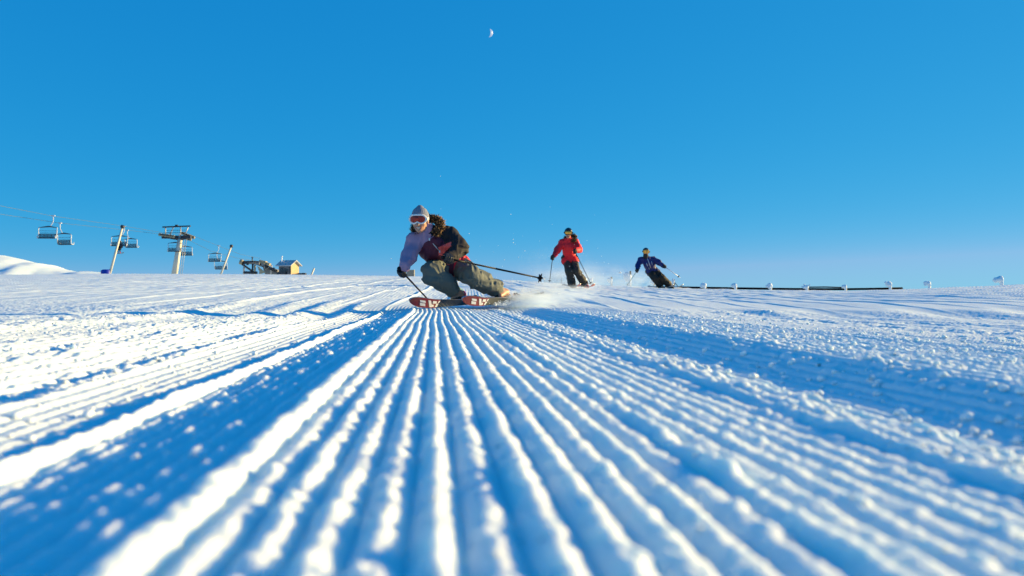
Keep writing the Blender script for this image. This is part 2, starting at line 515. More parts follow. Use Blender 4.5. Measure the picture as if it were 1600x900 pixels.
# ------------------------------------------------------------------ shared materials
M = dict(
    skin=mat("skin", (0.46, 0.24, 0.16), 0.5, noise=0.12, nscale=30, sss=0.1),
    lips=mat("lips", (0.36, 0.10, 0.09), 0.4),
    teeth=mat("teeth", (0.50, 0.42, 0.36), 0.3),
    hair=mat("hair", (0.035, 0.02, 0.012), 0.6, noise=0.4, nscale=80, bump=0.6, bscale=120),
    lilac=mat("lilac_shell", (0.36, 0.22, 0.33), 0.75, noise=0.1, nscale=14, bump=0.25, bscale=160, bdist=0.004),
    burgundy=mat("burgundy_shell", (0.090, 0.008, 0.030), 0.7, noise=0.2, nscale=14, bump=0.25, bscale=160, bdist=0.004),
    navy=mat("midnight_shell", (0.008, 0.006, 0.009), 0.8, noise=0.2, nscale=14, bump=0.25, bscale=160, bdist=0.004),
    coral=mat("coral_shell", (0.85, 0.12, 0.11), 0.7, noise=0.15, nscale=16, bump=0.2, bscale=160, bdist=0.004),
    crimson=mat("crimson_shell", (0.55, 0.012, 0.03), 0.7, noise=0.25, nscale=25, bump=0.3, bscale=160, bdist=0.004),
    olive=mat("olive_shell", (0.115, 0.130, 0.115), 0.8, noise=0.15, nscale=12, bump=0.25, bscale=150, bdist=0.004),
    black=mat("black_fabric", (0.012, 0.012, 0.014), 0.75, noise=0.25, nscale=30, bump=0.3, bscale=150, bdist=0.004),
    leather=mat("black_leather", (0.010, 0.010, 0.012), 0.42, noise=0.25, nscale=30, bump=0.3, bscale=90, bdist=0.004),
    knit=mat("grey_knit", (0.20, 0.22, 0.28), 0.9, noise=0.2, nscale=60, bump=0.8, bscale=220, bdist=0.004),
    white_plastic=mat("white_plastic", (0.78, 0.76, 0.74), 0.35, noise=0.05, nscale=30),
    red_lens=mat("red_mirror_lens", (0.30, 0.018, 0.010), 0.12, metal=0.35, spec=0.6, noise=0.25, nscale=14),
    orange_lens=mat("orange_mirror_lens", (0.95, 0.38, 0.03), 0.12, metal=0.5, coat=1.0, noise=0.2, nscale=14),
    fur_dark=mat("fur_dark", (0.045, 0.022, 0.010), 0.9, noise=0.5, nscale=70),
    fur_tip=mat("fur_tip", (0.30, 0.17, 0.07), 0.9, noise=0.4, nscale=70),
    zip=mat("zip_metal", (0.6, 0.6, 0.62), 0.35, metal=0.8),
    red_jacket=mat("red_shell", (0.85, 0.012, 0.020), 0.7, noise=0.12, nscale=12, bump=0.25, bscale=100, bdist=0.004),
    charcoal=mat("charcoal_trouser", (0.035, 0.031, 0.027), 0.8, noise=0.25, nscale=12, bump=0.25, bscale=100, bdist=0.004),
    blue_jacket=mat("royal_blue_shell", (0.009, 0.016, 0.125), 0.65, noise=0.2, nscale=12, bump=0.25, bscale=100, bdist=0.004),
    black_brown=mat("black_brown_trouser", (0.022, 0.016, 0.011), 0.8, noise=0.4, nscale=9, bump=0.25, bscale=100, bdist=0.004),
    helmet=mat("black_helmet_shell", (0.008, 0.008, 0.010), 0.3, noise=0.1, coat=0.5),
    boot_red=mat("red_boot_shell", (0.62, 0.020, 0.018), 0.3, noise=0.15, nscale=30, coat=0.4),
    boot_black=mat("black_boot_shell", (0.012, 0.012, 0.014), 0.35, noise=0.2, nscale=30),
    boot_blue=mat("pale_blue_boot_cuff", (0.30, 0.50, 0.62), 0.4, noise=0.1, nscale=30),
    ski_red=mat("ski_base_red", (0.21, 0.010, 0.012), 0.28, noise=0.18, nscale=9, coat=0.5),
    ski_white=mat("ski_print_white", (0.78, 0.78, 0.78), 0.35, noise=0.1, nscale=20),
    ski_dark=mat("ski_base_black", (0.020, 0.024, 0.036), 0.26, noise=0.5, nscale=7, coat=0.5),
    ski_blue=mat("ski_base_blue", (0.015, 0.045, 0.16), 0.28, noise=0.4, nscale=8, coat=0.5),
    ski_top=mat("ski_top_sheet", (0.09, 0.09, 0.075), 0.35, noise=0.3, nscale=10),
    ski_pink=mat("ski_coral", (0.75, 0.16, 0.12), 0.35, noise=0.15, nscale=10),
    steel=mat("steel_edge", (0.45, 0.46, 0.48), 0.35, metal=0.9),
    pole_black=mat("pole_black", (0.006, 0.006, 0.007), 0.6, spec=0.2, noise=0.15, nscale=40),
    pole_white=mat("pole_white", (0.75, 0.78, 0.80), 0.35, noise=0.1, nscale=40),
    pole_green=mat("pole_green", (0.16, 0.35, 0.22), 0.4, noise=0.1, nscale=40),
)

# ------------------------------------------------------------------ people
def frame(fwd, up):
    f = unit(fwd); r = unit(np.cross(f, up)); u = np.cross(r, f)
    return r, f, u                                    # r = the wearer's right for a face looking along f
def fist(C, g, s, kdir, sc=1.0, m=0):
    """palm, four curled fingers and a thumb round a grip through C along g; kdir points from the wrist to the knuckles"""
    g = unit(g); kd = unit(np.array(kdir, float) - g * float(np.dot(kdir, g))); sd = unit(np.cross(g, kd)) * s
    o = []
    q = lambda a, b_, c: C + sc * (g * a + kd * b_ + sd * c)
    o.append(cone(q(-.026, -.022, .030), q(-.026, .008, .032), .022 * sc, .020 * sc, m, .016 * sc))
    o.append(cone(q(.026, -.022, .030), q(.026, .008, .032), .022 * sc, .020 * sc, m, .016 * sc))
    o.append(cone(q(0, -.065, .016), q(0, -.015, .028), .030 * sc, .030 * sc, m, .02 * sc))
    for i, a in enumerate((-.038, -.013, .013, .038)):
        L = (0.9, 1.0, 1.05, 0.98)[i]
        pts = [q(a, .014, .032), q(a * 1.02, .040 * L, .012), q(a * 1.02, .036 * L, -.022), q(a, .004, -.036)]
        for j in range(3):
            o.append(cone(pts[j], pts[j + 1], (.0145 - .001 * j) * sc, (.0135 - .001 * j) * sc, m, .006 * sc))
    tb = [q(.034, -.026, .022), q(.050, -.004, -.006), q(.040, .020, -.040)]
    o.append(cone(tb[0], tb[1], .017 * sc, .015 * sc, m, .01 * sc)); o.append(cone(tb[1], tb[2], .015 * sc, .013 * sc, m, .006 * sc))
    return o
def head_prims(c, r, f, u, sc=1.0):
    q = lambda a, b_, e: c + sc * (r * a + f * b_ + u * e)
    A = np.array([r, f, u])
    o = [ell(q(0, -.012, .025), np.array([.074, .095, .098]) * sc, A, 0),
         ell(q(0, .030, -.045), np.array([.056, .058, .072]) * sc, A, 0),
         cone(q(0, .070, -.098), q(0, .062, -.090), .020 * sc, .024 * sc, 0, .02 * sc),          # chin
         cone(q(0, .088, .012), q(0, .108, -.028), .009 * sc, .015 * sc, 0, .012 * sc),          # nose
         cone(q(-.012, .093, -.032), q(.012, .093, -.032), .010 * sc, .010 * sc, 0, .01 * sc),
         cone(q(-.024, .076, -.062), q(.024, .076, -.062), .012 * sc, .012 * sc, 1, .008 * sc),  # mouth
         cone(q(-.044, .058, -.025), q(-.030, .068, -.030), .022 * sc, .018 * sc, 0, .02 * sc),  # cheeks
         cone(q(.044, .058, -.025), q(.030, .068, -.030), .022 * sc, .018 * sc, 0, .02 * sc)]
    for s in (-1, 1):
        o.append(ell(q(s * .076, -.012, -.005), np.array([.010, .020, .032]) * sc, A, 0, .008 * sc))   # ears
        o.append(ell(q(s * .031, .080, .022), np.array([.016, .010, .009]) * sc, A, 2, .004 * sc))     # eyes
    return o
def skeleton_body(J, parent_label, cat_group, sc=1.0, h=0.012, teeth=True):
    """the bare figure, one continuous skin, as the thing itself; clothes become its children"""
    r, f, u = frame(J['face'], J['up'])
    pr = head_prims(J['head'], r, f, u, sc)
    pr += [cone(J['head'] - u * .06 * sc - f * .01, J['neck'], .052 * sc, .058 * sc, 0), cone(J['neck'], J['chest'], .065 * sc, .105 * sc, 0),
           cone(J['chest'], J['pelvis'], .115 * sc, .120 * sc, 0)]
    for s in 'RL':
        pr += [cone(J['chest'] * .3 + J['neck'] * .7, J['sh' + s], .06 * sc, .052 * sc, 0), cone(J['sh' + s], J['el' + s], .048 * sc, .038 * sc, 0),
               cone(J['el' + s], J['ha' + s], .038 * sc, .026 * sc, 0), cone(J['pelvis'], J['hip' + s], .10 * sc, .085 * sc, 0),
               cone(J['hip' + s], J['kn' + s], .082 * sc, .056 * sc, 0), cone(J['kn' + s], J['an' + s], .054 * sc, .036 * sc, 0),
               cone(J['an' + s], J['an' + s] + J['toe' + s] * .13 * sc - np.array([0, 0, .03]) * sc, .036 * sc, .030 * sc, 0)]
    def paint(C, b_):
        l = (C - J['head']) @ np.array([r, f, u]).T / sc
        t = (np.abs(l[:, 0]) < .022) & (l[:, 2] < -.058 + .1 * np.abs(l[:, 0]) + 0.0) & (l[:, 2] > -.071 + 6 * l[:, 0] ** 2) & (l[:, 1] > .07)
        b_ = b_.copy(); b_[b_ == 2] = 0
        if teeth: b_[t] = 2
        return b_
    o = solid("person", pr, h, [M['skin'], M['lips'], M['teeth']], None, k=.03 * sc, paint=paint, origin=J['base'], pad=.04)
    o["_o"] = [float(v) for v in J['base']]
    tag(o, parent_label, "person", cat_group)
    return o
def goggles(parent, J, lens_m, frame_m, strap_m, sc=1.0, strap_r=(.088, .108)):
    r, f, u = frame(J['face'], J['up'])
    q = lambda a, b_, e: J['head'] + sc * (r * a + f * b_ + u * e)
    n = 40
    def outline(t):
        c, s = math.cos(t), math.sin(t)
        a = .086 * math.copysign(abs(c) ** .62, c); e = .046 * math.copysign(abs(s) ** .75, s)
        if s < 0: e += .020 * math.exp(-(a / .020) ** 2)
        return a, e + .024
    dep = lambda a: .116 - 4.2 * a * a
    ring = [outline(2 * math.pi * i / n) for i in range(n)]
    v, fc = [], []
    K = 6
    for k in range(K + 1):
        w = k / K
        for a, e in ring:
            v.append(q(a * w, dep(a * w) + .010 * (1 - w * w), .024 + (e - .024) * w))
    for k in range(K):
        for i in range(n):
            j = (i + 1) % n
            fc.append((k * n + i, (k + 1) * n + i, (k + 1) * n + j, k * n + j))
    g = MB()
    pts = [q(a, dep(a) - .003, e) for a, e in ring] + [q(ring[0][0], dep(ring[0][0]) - .003, ring[0][1])]
    g.tube(pts, .0105 * sc, 8, caps=False)
    back = [q(a * .95, dep(a) - .030, .024 + (e - .024) * .95) for a, e in ring]
    o = len(g.v); g.v += [tuple(p) for p in pts[:-1]] + [tuple(p) for p in back]
    for i in range(n):
        j = (i + 1) % n
        g.f.append([o + i, o + j, o + n + j, o + n + i]); g.m.append(0); g.s.append(True)
    go = g.build("goggles", frame_m, parent)
    go["_o"] = parent["_o"]
    mesh_obj("lens", v, fc, lens_m, go)
    s = MB()
    m_ = 26
    a0 = []
    for i in range(m_ + 1):
        t = math.pi * i / m_
        a0.append((.086 * math.cos(t) + .006 * math.copysign(1, math.cos(t)) * math.sin(t), .085 - .205 * math.sin(t) ** .8 if 0 < i < m_ else .085))
    vv, ff = [], []
    for a, b_ in a0:
        vv += [q(a * strap_r[0] / .086, b_, .040), q(a * strap_r[0] / .086, b_, .006)]
    for i in range(m_):
        ff.append((2 * i, 2 * i + 1, 2 * i + 3, 2 * i + 2))
    so = mesh_obj("strap", vv, ff, strap_m, go)
    md = so.modifiers.new("thickness", 'SOLIDIFY'); md.thickness = .004
    return go
def fur(name, parent, pts, rad, n, seed, length=.05):
    """a tube of fur: a soft core with hundreds of fine tapering locks"""
    rng = np.random.default_rng(seed)
    g = MB()
    g.tube(pts, [rad * .75] * len(pts), 10, 0)
    P_ = np.array(pts)
    for i in range(n):
        t = rng.random() * (len(pts) - 1); k = int(t); fr = t - k
        c = P_[k] * (1 - fr) + P_[min(k + 1, len(pts) - 1)] * fr
        d = unit(rng.normal(size=3)); d[2] -= .15
        a = c + d * rad * .55; tip = c + d * (rad + length * rng.uniform(.3, 1.0)) + rng.normal(size=3) * .012
        s1 = unit(np.cross(d, rng.normal(size=3))) * .0065; s2 = unit(np.cross(d, s1)) * .0065
        mi = a * .45 + tip * .55
        o = len(g.v)
        g.v += [tuple(a + s1), tuple(a - s1 * .5 + s2), tuple(a - s1 * .5 - s2), tuple(mi + s1 * .8), tuple(mi - s1 * .4 + s2 * .8), tuple(mi - s1 * .4 - s2 * .8), tuple(tip)]
        m2 = 1 if rng.random() < .55 else 0
        for q in ((0, 1, 4, 3), (1, 2, 5, 4), (2, 0, 3, 5)):
            g.f.append([o + e for e in q]); g.m.append(0); g.s.append(True)
        for q in ((3, 4, 6), (4, 5, 6), (5, 3, 6)):
            g.f.append([o + e for e in q]); g.m.append(m2); g.s.append(True)
    return g.build(name, [M['fur_dark'], M['fur_tip']], parent)
def boot(parent, ankle, toe, up, sc=1.0, mats=None, h=.01, name="ski_boot"):
    t = unit(toe); u = unit(np.array(up) - t * float(np.dot(up, t))); sdv = np.cross(t, u)
    q = lambda a, e, s=0: ankle + sc * (t * a + u * e + sdv * s)
    pr = [cone(q(.02, .10), q(-.015, -.01), .066 * sc, .058 * sc, 2), cone(q(-.02, -.035), q(.10, -.055), .054 * sc, .046 * sc, 0),
          cone(q(.10, -.055), q(.165, -.070), .046 * sc, .036 * sc, 1), cone(q(-.075, -.085), q(.19, -.085), .020 * sc, .020 * sc, 1, .012)]
    o = solid(name, pr, h, mats or [M['boot_red'], M['boot_black'], M['boot_blue']], parent, k=.02)
    o["_o"] = parent["_o"]
    for a, e in ((.035, .07), (.035, .02), (.07, -.02), (.12, -.04)):
        g = MB()
        g.box(q(a + .022, e - .004, .035), (.030 * sc, .05 * sc, .008 * sc), [t, sdv, u])
        g.build("buckle", M['steel'], o)
    return o
def ski(label, tip, tail, top_n, group, base_mats, L=None, W=.116, T=.014, red=.21, logo=True, tip_h=.075, name="ski"):
    """a ski with shovel, sidecut, turned-up tip and tail, base and top sheet, plus print and binding"""
    tip = np.array(tip, float); tail = np.array(tail, float)
    ax = unit(tail - tip); LL = float(np.linalg.norm(tail - tip))
    n = unit(np.array(top_n, float) - ax * float(np.dot(top_n, ax))); w = np.cross(n, ax)
    def wid(s):
        s = min(max(s, 0), 1)
        b_ = W / 2 * (1 - .34 * math.sin(math.pi * min(1, max(0, (s - .08) / .92))))
        if s < .085: b_ *= math.sqrt(max(0.0, 1 - ((.085 - s) / .085) ** 2)) * .97 + .03
        if s > .97: b_ *= max(.35, 1 - ((s - .97) / .03) ** 2 * .6)
        return b_
    def ctr(s):
        z = 0
        if s < .20: z = tip_h * ((.20 - s) / .20) ** 2.1
        if s > .93: z = .018 * ((s - .93) / .07) ** 2
        z += .018 * math.sin(math.pi * s) * -1
        return tip + ax * LL * s + n * z
    ss_ = sorted([0, .004, .012, .025, .045, .07, .10, .14, .18, .22, .26, red, red + .001, .36, .42, .5, .58, .66, .74, .82, .9, .95, .97, .985, 1.0])
    g = MB()
    rows = []
    for s in ss_:
        c = ctr(s); b_ = wid(s)
        rows.append([c - w * b_, c + w * b_, c + w * b_ * .94 + n * T, c - w * b_ * .94 + n * T])
    for r_ in rows: g.v += [tuple(p) for p in r_]
    for i in range(len(rows) - 1):
        s = ss_[i]
        for k in range(4):
            a = i * 4 + k; b_ = i * 4 + (k + 1) % 4
            g.f.append([a, b_, b_ + 4, a + 4])
            if k == 0: g.m.append(0 if s < red else (1 if s < .62 else 2))
            elif k == 2: g.m.append(3 if s > .2 else 0)
            else: g.m.append(4)
            g.s.append(False)
    g.f.append([3, 2, 1, 0]); g.m.append(0); g.s.append(False)
    e = 4 * (len(rows) - 1); g.f.append([e, e + 1, e + 2, e + 3]); g.m.append(1); g.s.append(False)
    base = (tip + tail) / 2
    o = g.build(name, base_mats, None, origin=base)
    o["_o"] = [float(v) for v in base]
    tag(o, label, "ski", group)
    if logo:
        lg = MB()
        def patch(poly, off=.0022):
            """a printed shape on the base; s along the ski 0..1 over the red zone, v across -1..1"""
            N = 6
            P4 = [np.array(p) for p in poly]
            pts = []
            for i in range(N + 1):
                a = P4[0] + (P4[3] - P4[0]) * i / N; b_ = P4[1] + (P4[2] - P4[1]) * i / N
                for k in range(3):
                    s, v = a + (b_ - a) * k / 2
                    c = ctr(s * red)
                    pts.append(c + w * wid(s * red) * v - n * off)
            lg.add(pts, [(i * 3 + k, i * 3 + k + 1, i * 3 + k + 4, i * 3 + k + 3) for i in range(N) for k in range(2)], 0)
        patch([(.30, .05), (.36, .62), (.54, .62), (.48, .05)]); patch([(.26, -.50), (.31, -.08), (.49, -.08), (.44, -.50)])
        patch([(.52, -.72), (.70, .78), (.80, .78), (.62, -.72)]); patch([(.66, .15), (.71, .72), (.86, .72), (.81, .15)])
        patch([(.70, -.70), (.74, -.08), (.90, -.08), (.86, -.70)]); patch([(.90, -.1), (.92, .80), (1.0, .80), (1.0, -.1)]); patch([(.93, -.80), (.94, -.25), (1.0, -.25), (1.0, -.80)])
        lg.build("printed_emblem", M['ski_white'], o)
    for s, ln in ((.47, .10), (.62, .12)):
        bd = MB()
        c = ctr(s) + n * (T + .018)
        bd.box(c, (ln, .062, .034), [ax, w, n])
        bd.box(c + n * .030, (ln * .5, .050, .032), [ax, w, n])
        bd.build("binding", M['boot_black'], o)
    return o
def ski_pole(label, grip, tip, group, mats, r=.0085, basket=.045, dark_from=None, stripe=None, strap=True, gripr=.017):
    """mats: shaft, second shaft colour; grip, strap and basket are parts"""
    a = np.array(grip, float); b_ = np.array(tip, float); d = unit(b_ - a); L = float(np.linalg.norm(b_ - a))
    g = MB()
    if stripe:
        g.tube([a + d * .12, a + d * stripe[0]], r * 1.05, 8, 0)
        x = unit(np.cross(d, [0, 0, 1])); y = np.cross(d, x)
        n = 60; s0, s1 = stripe
        g.tube([a + d * s0, a + d * s1], r * .92, 8, 0)
        for ph in (0, math.pi):                                   # two printed spirals round the shaft
            vv, ff = [], []
            for i in range(n + 1):
                t = i / n; an = ph + t * 2 * math.pi * 5.5
                e = x * math.cos(an) + y * math.sin(an); e2 = x * math.cos(an + 1.15) + y * math.sin(an + 1.15)
                c = a + d * (s0 + (s1 - s0) * t)
                vv += [c + e * r * 1.10, c + e2 * r * 1.10 + d * .012]
            ff = [(2 * i, 2 * i + 1, 2 * i + 3, 2 * i + 2) for i in range(n)]
            g.add(vv, ff, 1, True)
        g.tube([a + d * s1, b_ - d * .03], [r * 1.05, r * .8], 8, 0)
    else:
        g.tube([a + d * .12, b_ - d * .03], [r, r * .8], 8, 0)
    g.tube([b_ - d * .031, b_], [r * .7, r * .25], 8, 2)
    o = g.build("ski_pole", [mats[0], mats[1], M['steel']], None, origin=a)
    o["_o"] = [float(v) for v in a]
    tag(o, label, "ski pole", group)
    h = MB(); h.tube([a, a + d * .02, a + d * .05, a + d * .09, a + d * .125], [gripr * 1.15, gripr, gripr * .92, gripr, gripr * .8], 10)
    h.build("grip", M['pole_black'], o)
    k = MB()
    x = unit(np.cross(d, [0.3, 1, .2])); y = np.cross(d, x)
    c = b_ - d * .065
    k.tube([c - d * .012, c + d * .012], [r * 1.6, r * 1.4], 8)
    N = 6
    vv = [c]; 
    for i in range(N * 2):
        an = math.pi * i / N
        rr = basket if i % 2 == 0 else basket * .52
        vv.append(c + (x * math.cos(an) + y * math.sin(an)) * rr + d * .004)
    vv2 = [p + d * .006 for p in vv]
    nn = len(vv)
    k.add(vv + vv2, [(0, 1 + i, 1 + (i + 1) % (2 * N)) for i in range(2 * N)] + [(nn, nn + 1 + (i + 1) % (2 * N), nn + 1 + i) for i in range(2 * N)]
          + [(1 + i, nn + 1 + i, nn + 1 + (i + 1) % (2 * N), 1 + (i + 1) % (2 * N)) for i in range(2 * N)])
    k.build("basket", M['pole_black'], o)
    return o

# ------------------------------------------------------------------ the near skier
def ray_hit(prims, k, px, py, y0, y1, kdisp=0.0):
    ys = np.linspace(y0, y1, 500)
    q = np.stack([(px - 800) / FPX * ys, ys, (450 - py) / FPX * ys], -1)
    d = None
    for p in prims:
        e = prim_d(p, q); d = e if d is None else smin(d, e, p[6] or k)
    i = int(np.argmax(d < kdisp))
    return q[i]

def dress(J, o, spec, sc=1.0, h=.012, k=.035):
    """jacket, trousers, gloves and boots over the figure"""
    jp = [cone(J['chest'], J['pelvis'], spec['chest'] * sc, spec['waist'] * sc, 1),
          cone(J['neck'] - unit(J['head'] - J['neck']) * .02, J['neck'] + unit(J['head'] - J['neck']) * spec.get('collar_h', .03), .078 * sc, .072 * sc, spec.get('collar', 1)),
          cone(J['neck'] * .6 + J['chest'] * .4, J['chest'], .095 * sc, spec['chest'] * sc, 1)]
    for s, m in (('R', spec['armR']), ('L', spec['armL'])):
        b_ = spec['bulk' + s] * sc
        jp += [cone(J['neck'] * .75 + J['chest'] * .25, J['sh' + s], .085 * sc, b_, spec.get('yoke' + s, 1)), cone(J['sh' + s], J['el' + s], b_, b_ * .88, m),
               cone(J['el' + s], J['ha' + s], b_ * .86, b_ * .62, m), cone(J['pelvis'], J['hip' + s] * .8 + J['kn' + s] * .2, spec['hem'] * sc, spec['hem'] * .95 * sc, 1)]
    ja = solid("jacket", jp, h, spec['jmats'], o, k=k * sc, disp=folds(spec.get('fold', .012), 13, 3), paint=spec.get('paint'))
    ja["_o"] = o["_o"]
    tp = [cone(J['pelvis'], J['hipR'], .125 * sc, .118 * sc, 0), cone(J['pelvis'], J['hipL'], .125 * sc, .118 * sc, 0)]
    tr = spec['leg'] * sc
    for s in 'RL':
        tp += [cone(J['hip' + s], J['kn' + s], tr * 1.08, tr, 0, .02), cone(J['kn' + s], J['an' + s] + (J['kn' + s] - J['an' + s]) * spec.get('hemup', .06), tr, tr * spec.get('flare', .88), 0, .02)]
    t = solid("trousers", tp, h, spec['tmats'], o, k=.025 * sc, disp=folds(spec.get('fold', .012) * 1.1, 12, 21, (0.6, 0.6, 1.0)), paint=spec.get('tpaint'))
    t["_o"] = o["_o"]
    return jp, ja, t

def build_near_skier():
    J = dict(head=P(656.5, 345, 8.16), neck=P(664, 361, 8.26), chest=P(674, 382, 8.34), pelvis=P(702, 412, 8.60),
             shR=P(645, 380, 8.22), elR=P(638.5, 402, 8.12), haR=P(633, 415, 8.00),
             shL=P(700, 370, 8.36), elL=P(718, 388, 8.22), haL=P(703, 402, 8.04),
             hipR=P(690, 414, 8.58), knR=P(675, 427.5, 8.20), anR=P(719, 460, 8.50),
             hipL=P(714, 414, 8.62), knL=P(736, 432, 8.36), anL=P(790, 457, 8.70),
             face=unit((-.16, -1, -.16)), up=unit((-.03, -.16, 1)))
    tipA, midA = P(648, 476, 7.75), P(729, 470.5, 8.52)
    tipB, midB = P(731, 473.5, 7.95), P(796, 467, 8.72)
    toeA, toeB = unit(tipA - midA), unit(tipB - midB)
    J['toeR'], J['toeL'] = toeA, toeB
    J['base'] = np.array([*((J['anR'] + J['anL']) / 2)[:2], float(ground_z(*((J['anR'] + J['anL']) / 2)[:2])[0])])
    o = skeleton_body(J, "person in lilac and burgundy jacket, olive trousers and grey beanie, carving a low turn", None, 1.0, .0075)
    r, f, u = frame(J['face'], J['up'])
    def paint(C, b_):
        a = 800 + FPX * C[:, 0] / C[:, 1]; e = 450 - FPX * C[:, 2] / C[:, 1]
        b_ = b_.copy(); t = b_ == 1
        b_[t & (e < 393 - (a - 645) * .72) & (a < 679)] = 0
        b_[t & (a > 691 + (e - 362) * .95)] = 2
        cor = (e > 386 - (a - 686) * .45) & (a > 685) & (e < 399 - np.clip(a - 690, 0, 99) * 1.0) & (a < 705) & (e < 400) & (C[:, 1] < 8.5)
        b_[cor & (b_ != 0)] = 3
        b_[((b_ == 1) | (b_ == 2)) & (e > 392) & (a > 709) & (C[:, 1] > 8.3)] = 4
        return b_
    spec = dict(chest=.150, waist=.148, hem=.132, collar=0, armR=0, armL=2, yokeR=0, yokeL=2, bulkR=.080, bulkL=.086, leg=.099, flare=.84, hemup=.34,
                jmats=[M['lilac'], M['burgundy'], M['navy'], M['coral'], M['crimson']], tmats=[M['olive']], paint=paint, fold=.026, collar_h=.045)
    jp, ja, tr = dress(J, o, spec, 1.0, .0075)
    z = MB()
    pts = [ray_hit(jp, .035, 671 + 16 * t, 374 + 19 * t, 7.7, 8.6, .012) for t in np.linspace(0, 1, 9)]
    z.tube(pts, .0045, 6); z.box(pts[0], (.014, .014, .026)); z.box(pts[-1], (.012, .012, .022))
    z.build("zip", M['zip'], ja)
    # beanie with a small peak
    A = np.array([r, f, u]); q = lambda a, b_, e: J['head'] + r * a + f * b_ + u * e
    def cut(g):
        l = (g - J['head']) @ A.T
        return (-.022 + .78 * l[..., 1] - l[..., 2]) / 1.3
    solid("beanie", [ell(q(0, -.008, .036), np.array([.090, .106, .106]), A, 0), cone(q(0, -.01, .115), q(0, -.012, .131), .055, .028, 0, .03)], .0065, M['knit'], o, cut=cut,
          disp=lambda p: .0016 * np.sin(((p - J['head']) @ r) * 420))
    goggles(o, J, M['red_lens'], M['white_plastic'], M['white_plastic'], .96, (.096, .110))
    fur("fur_hood", o, [P(650, 364, 8.20), P(648, 356, 8.30), P(655, 346, 8.38), P(668, 342, 8.40), P(681, 341, 8.36), P(689, 349, 8.30), P(686, 357, 8.24), P(681, 363, 8.19)], .032, 1500, 5, .034)
    # gloves round the poles
    gA, tA = P(623, 419, 7.94), P(678, 478, 8.72)
    gB, tB = P(690.5, 402.0, 7.93), P(851, 436, 8.55)
    dA, dB = unit(tA - gA), unit(tB - gB)
    cA, cB = gA + dA * .085, gB + dB * .065
    for c, d, s, kd, wr in ((cA, dA, 1, (-.5, -.8, -.2), J['haR']), (cB, dB, -1, (-.5, -.75, .1), J['haL'])):
        pr = fist(c, d, s, kd, .92) + [cone(wr + unit(c - wr) * .02, c + unit(wr - c) * .02, .040, .036, 0, .02)]
        solid("glove", pr, .0055, M['leather'], o, k=.012)
    nA = unit(np.array([-.70, .42, .62])); nB = unit(np.array([-.74, .36, .62]))
    boot(o, midA + nA * .135, toeA, nA + toeA * .25, 1.0, None, .008)
    boot(o, midB + nB * .135, toeB, nB + toeB * .25, 1.0, None, .008)
    bm = [M['ski_red'], M['ski_dark'], M['ski_blue'], M['ski_top'], M['steel']]
    ski("red tipped ski with white emblem and dark blue base, left of the near skier's pair", tipA, midA * 2 - tipA, nA, "near skier's pair of skis", bm)
    bm2 = [M['ski_red'], M['ski_top'], M['ski_dark'], M['ski_top'], M['steel']]
    ski("red tipped ski with white emblem, its tail buried in the spray of snow", tipB, midB * 2 - tipB, nB, "near skier's pair of skis", bm2)
    ski_pole("black ski pole planted behind the red ski tip, held by the lilac sleeved arm", gA, tA, "near skier's poles", (M['pole_black'], M['pole_white']), .0085, .05, stripe=(.34, .72))
    ski_pole("black and white spiral patterned ski pole trailing in the air beside the olive trousers", gB, tB, "near skier's poles", (M['pole_black'], M['pole_white']), .0095, .055, stripe=(.26, .62))
build_near_skier()

# ------------------------------------------------------------------ the two farther skiers
def far_skier(J, label, spec, sc, skis, poles, lens, ski_mats, who, hair=False, mask=False):
    J['toeR'] = unit(skis[0][0] - skis[0][1]); J['toeL'] = unit(skis[1][0] - skis[1][1])
    bx = (J['anR'] + J['anL']) / 2
    J['base'] = np.array([bx[0], bx[1], float(ground_z(bx[0], bx[1])[0])])
    o = skeleton_body(J, label, None, sc, .014, teeth=False)
    r, f, u = frame(J['face'], J['up']); A = np.array([r, f, u])
    q = lambda a, b_, e: J['head'] + sc * (r * a + f * b_ + u * e)
    jp, ja, tr = dress(J, o, spec, sc, .014)
    def cut(g):
        l = (g - J['head']) @ A.T / sc
        return (-.035 + .75 * l[..., 1] - l[..., 2]) / 1.3
    he = solid("helmet", [ell(q(0, -.010, .042), np.array([.102, .120, .112]) * sc, A, 0)], .011, M['helmet'], o, cut=cut)
    goggles(o, J, lens, M['orange_lens'] if mask else M['black'], M['black'], sc * 1.08, (.106, .12))
    if mask:
        solid("face_mask", [ell(q(0, .045, -.085), np.array([.066, .062, .050]) * sc, A, 0), cone(q(0, 0, -.13), q(0, .02, -.07), .075 * sc, .07 * sc, 0)], .011, M['black'], o, disp=folds(.006, 20, 8))
    if hair:
        fur("fur_hood", o, hair, .050, 700, 9, .055)
    for (g, t, lab, ms), s, w in zip(poles, (1, -1), (J['haR'], J['haL'])):
        d = unit(t - g); c = g + d * .07
        solid("glove", fist(c, d, s, c - w + f * .05, 1.15) + [cone(w, c, .055, .045, 0, .02)], .010, M['black'], o, k=.015)
        ski_pole(lab, g, t, who + " poles", ms, .014 if ms[0] is M['pole_white'] else .010, .055)
    for (tp, tl), an, lab, toe in zip(skis, ('anR', 'anL'), spec['ski_labels'], ('toeR', 'toeL')):
        nn = spec['top_n']
        boot(o, J[an], J[toe], nn + J[toe] * .25, sc, spec['boots'], .013)
        ski(lab, tp, tl, nn, who + " skis", ski_mats, logo=False)
    return o, jp, ja

def on_snow(px, Y, dz=.0):
    x = (px - 800) / FPX * Y
    return np.array([x, Y, float(ground_z(x, Y)[0]) + dz])

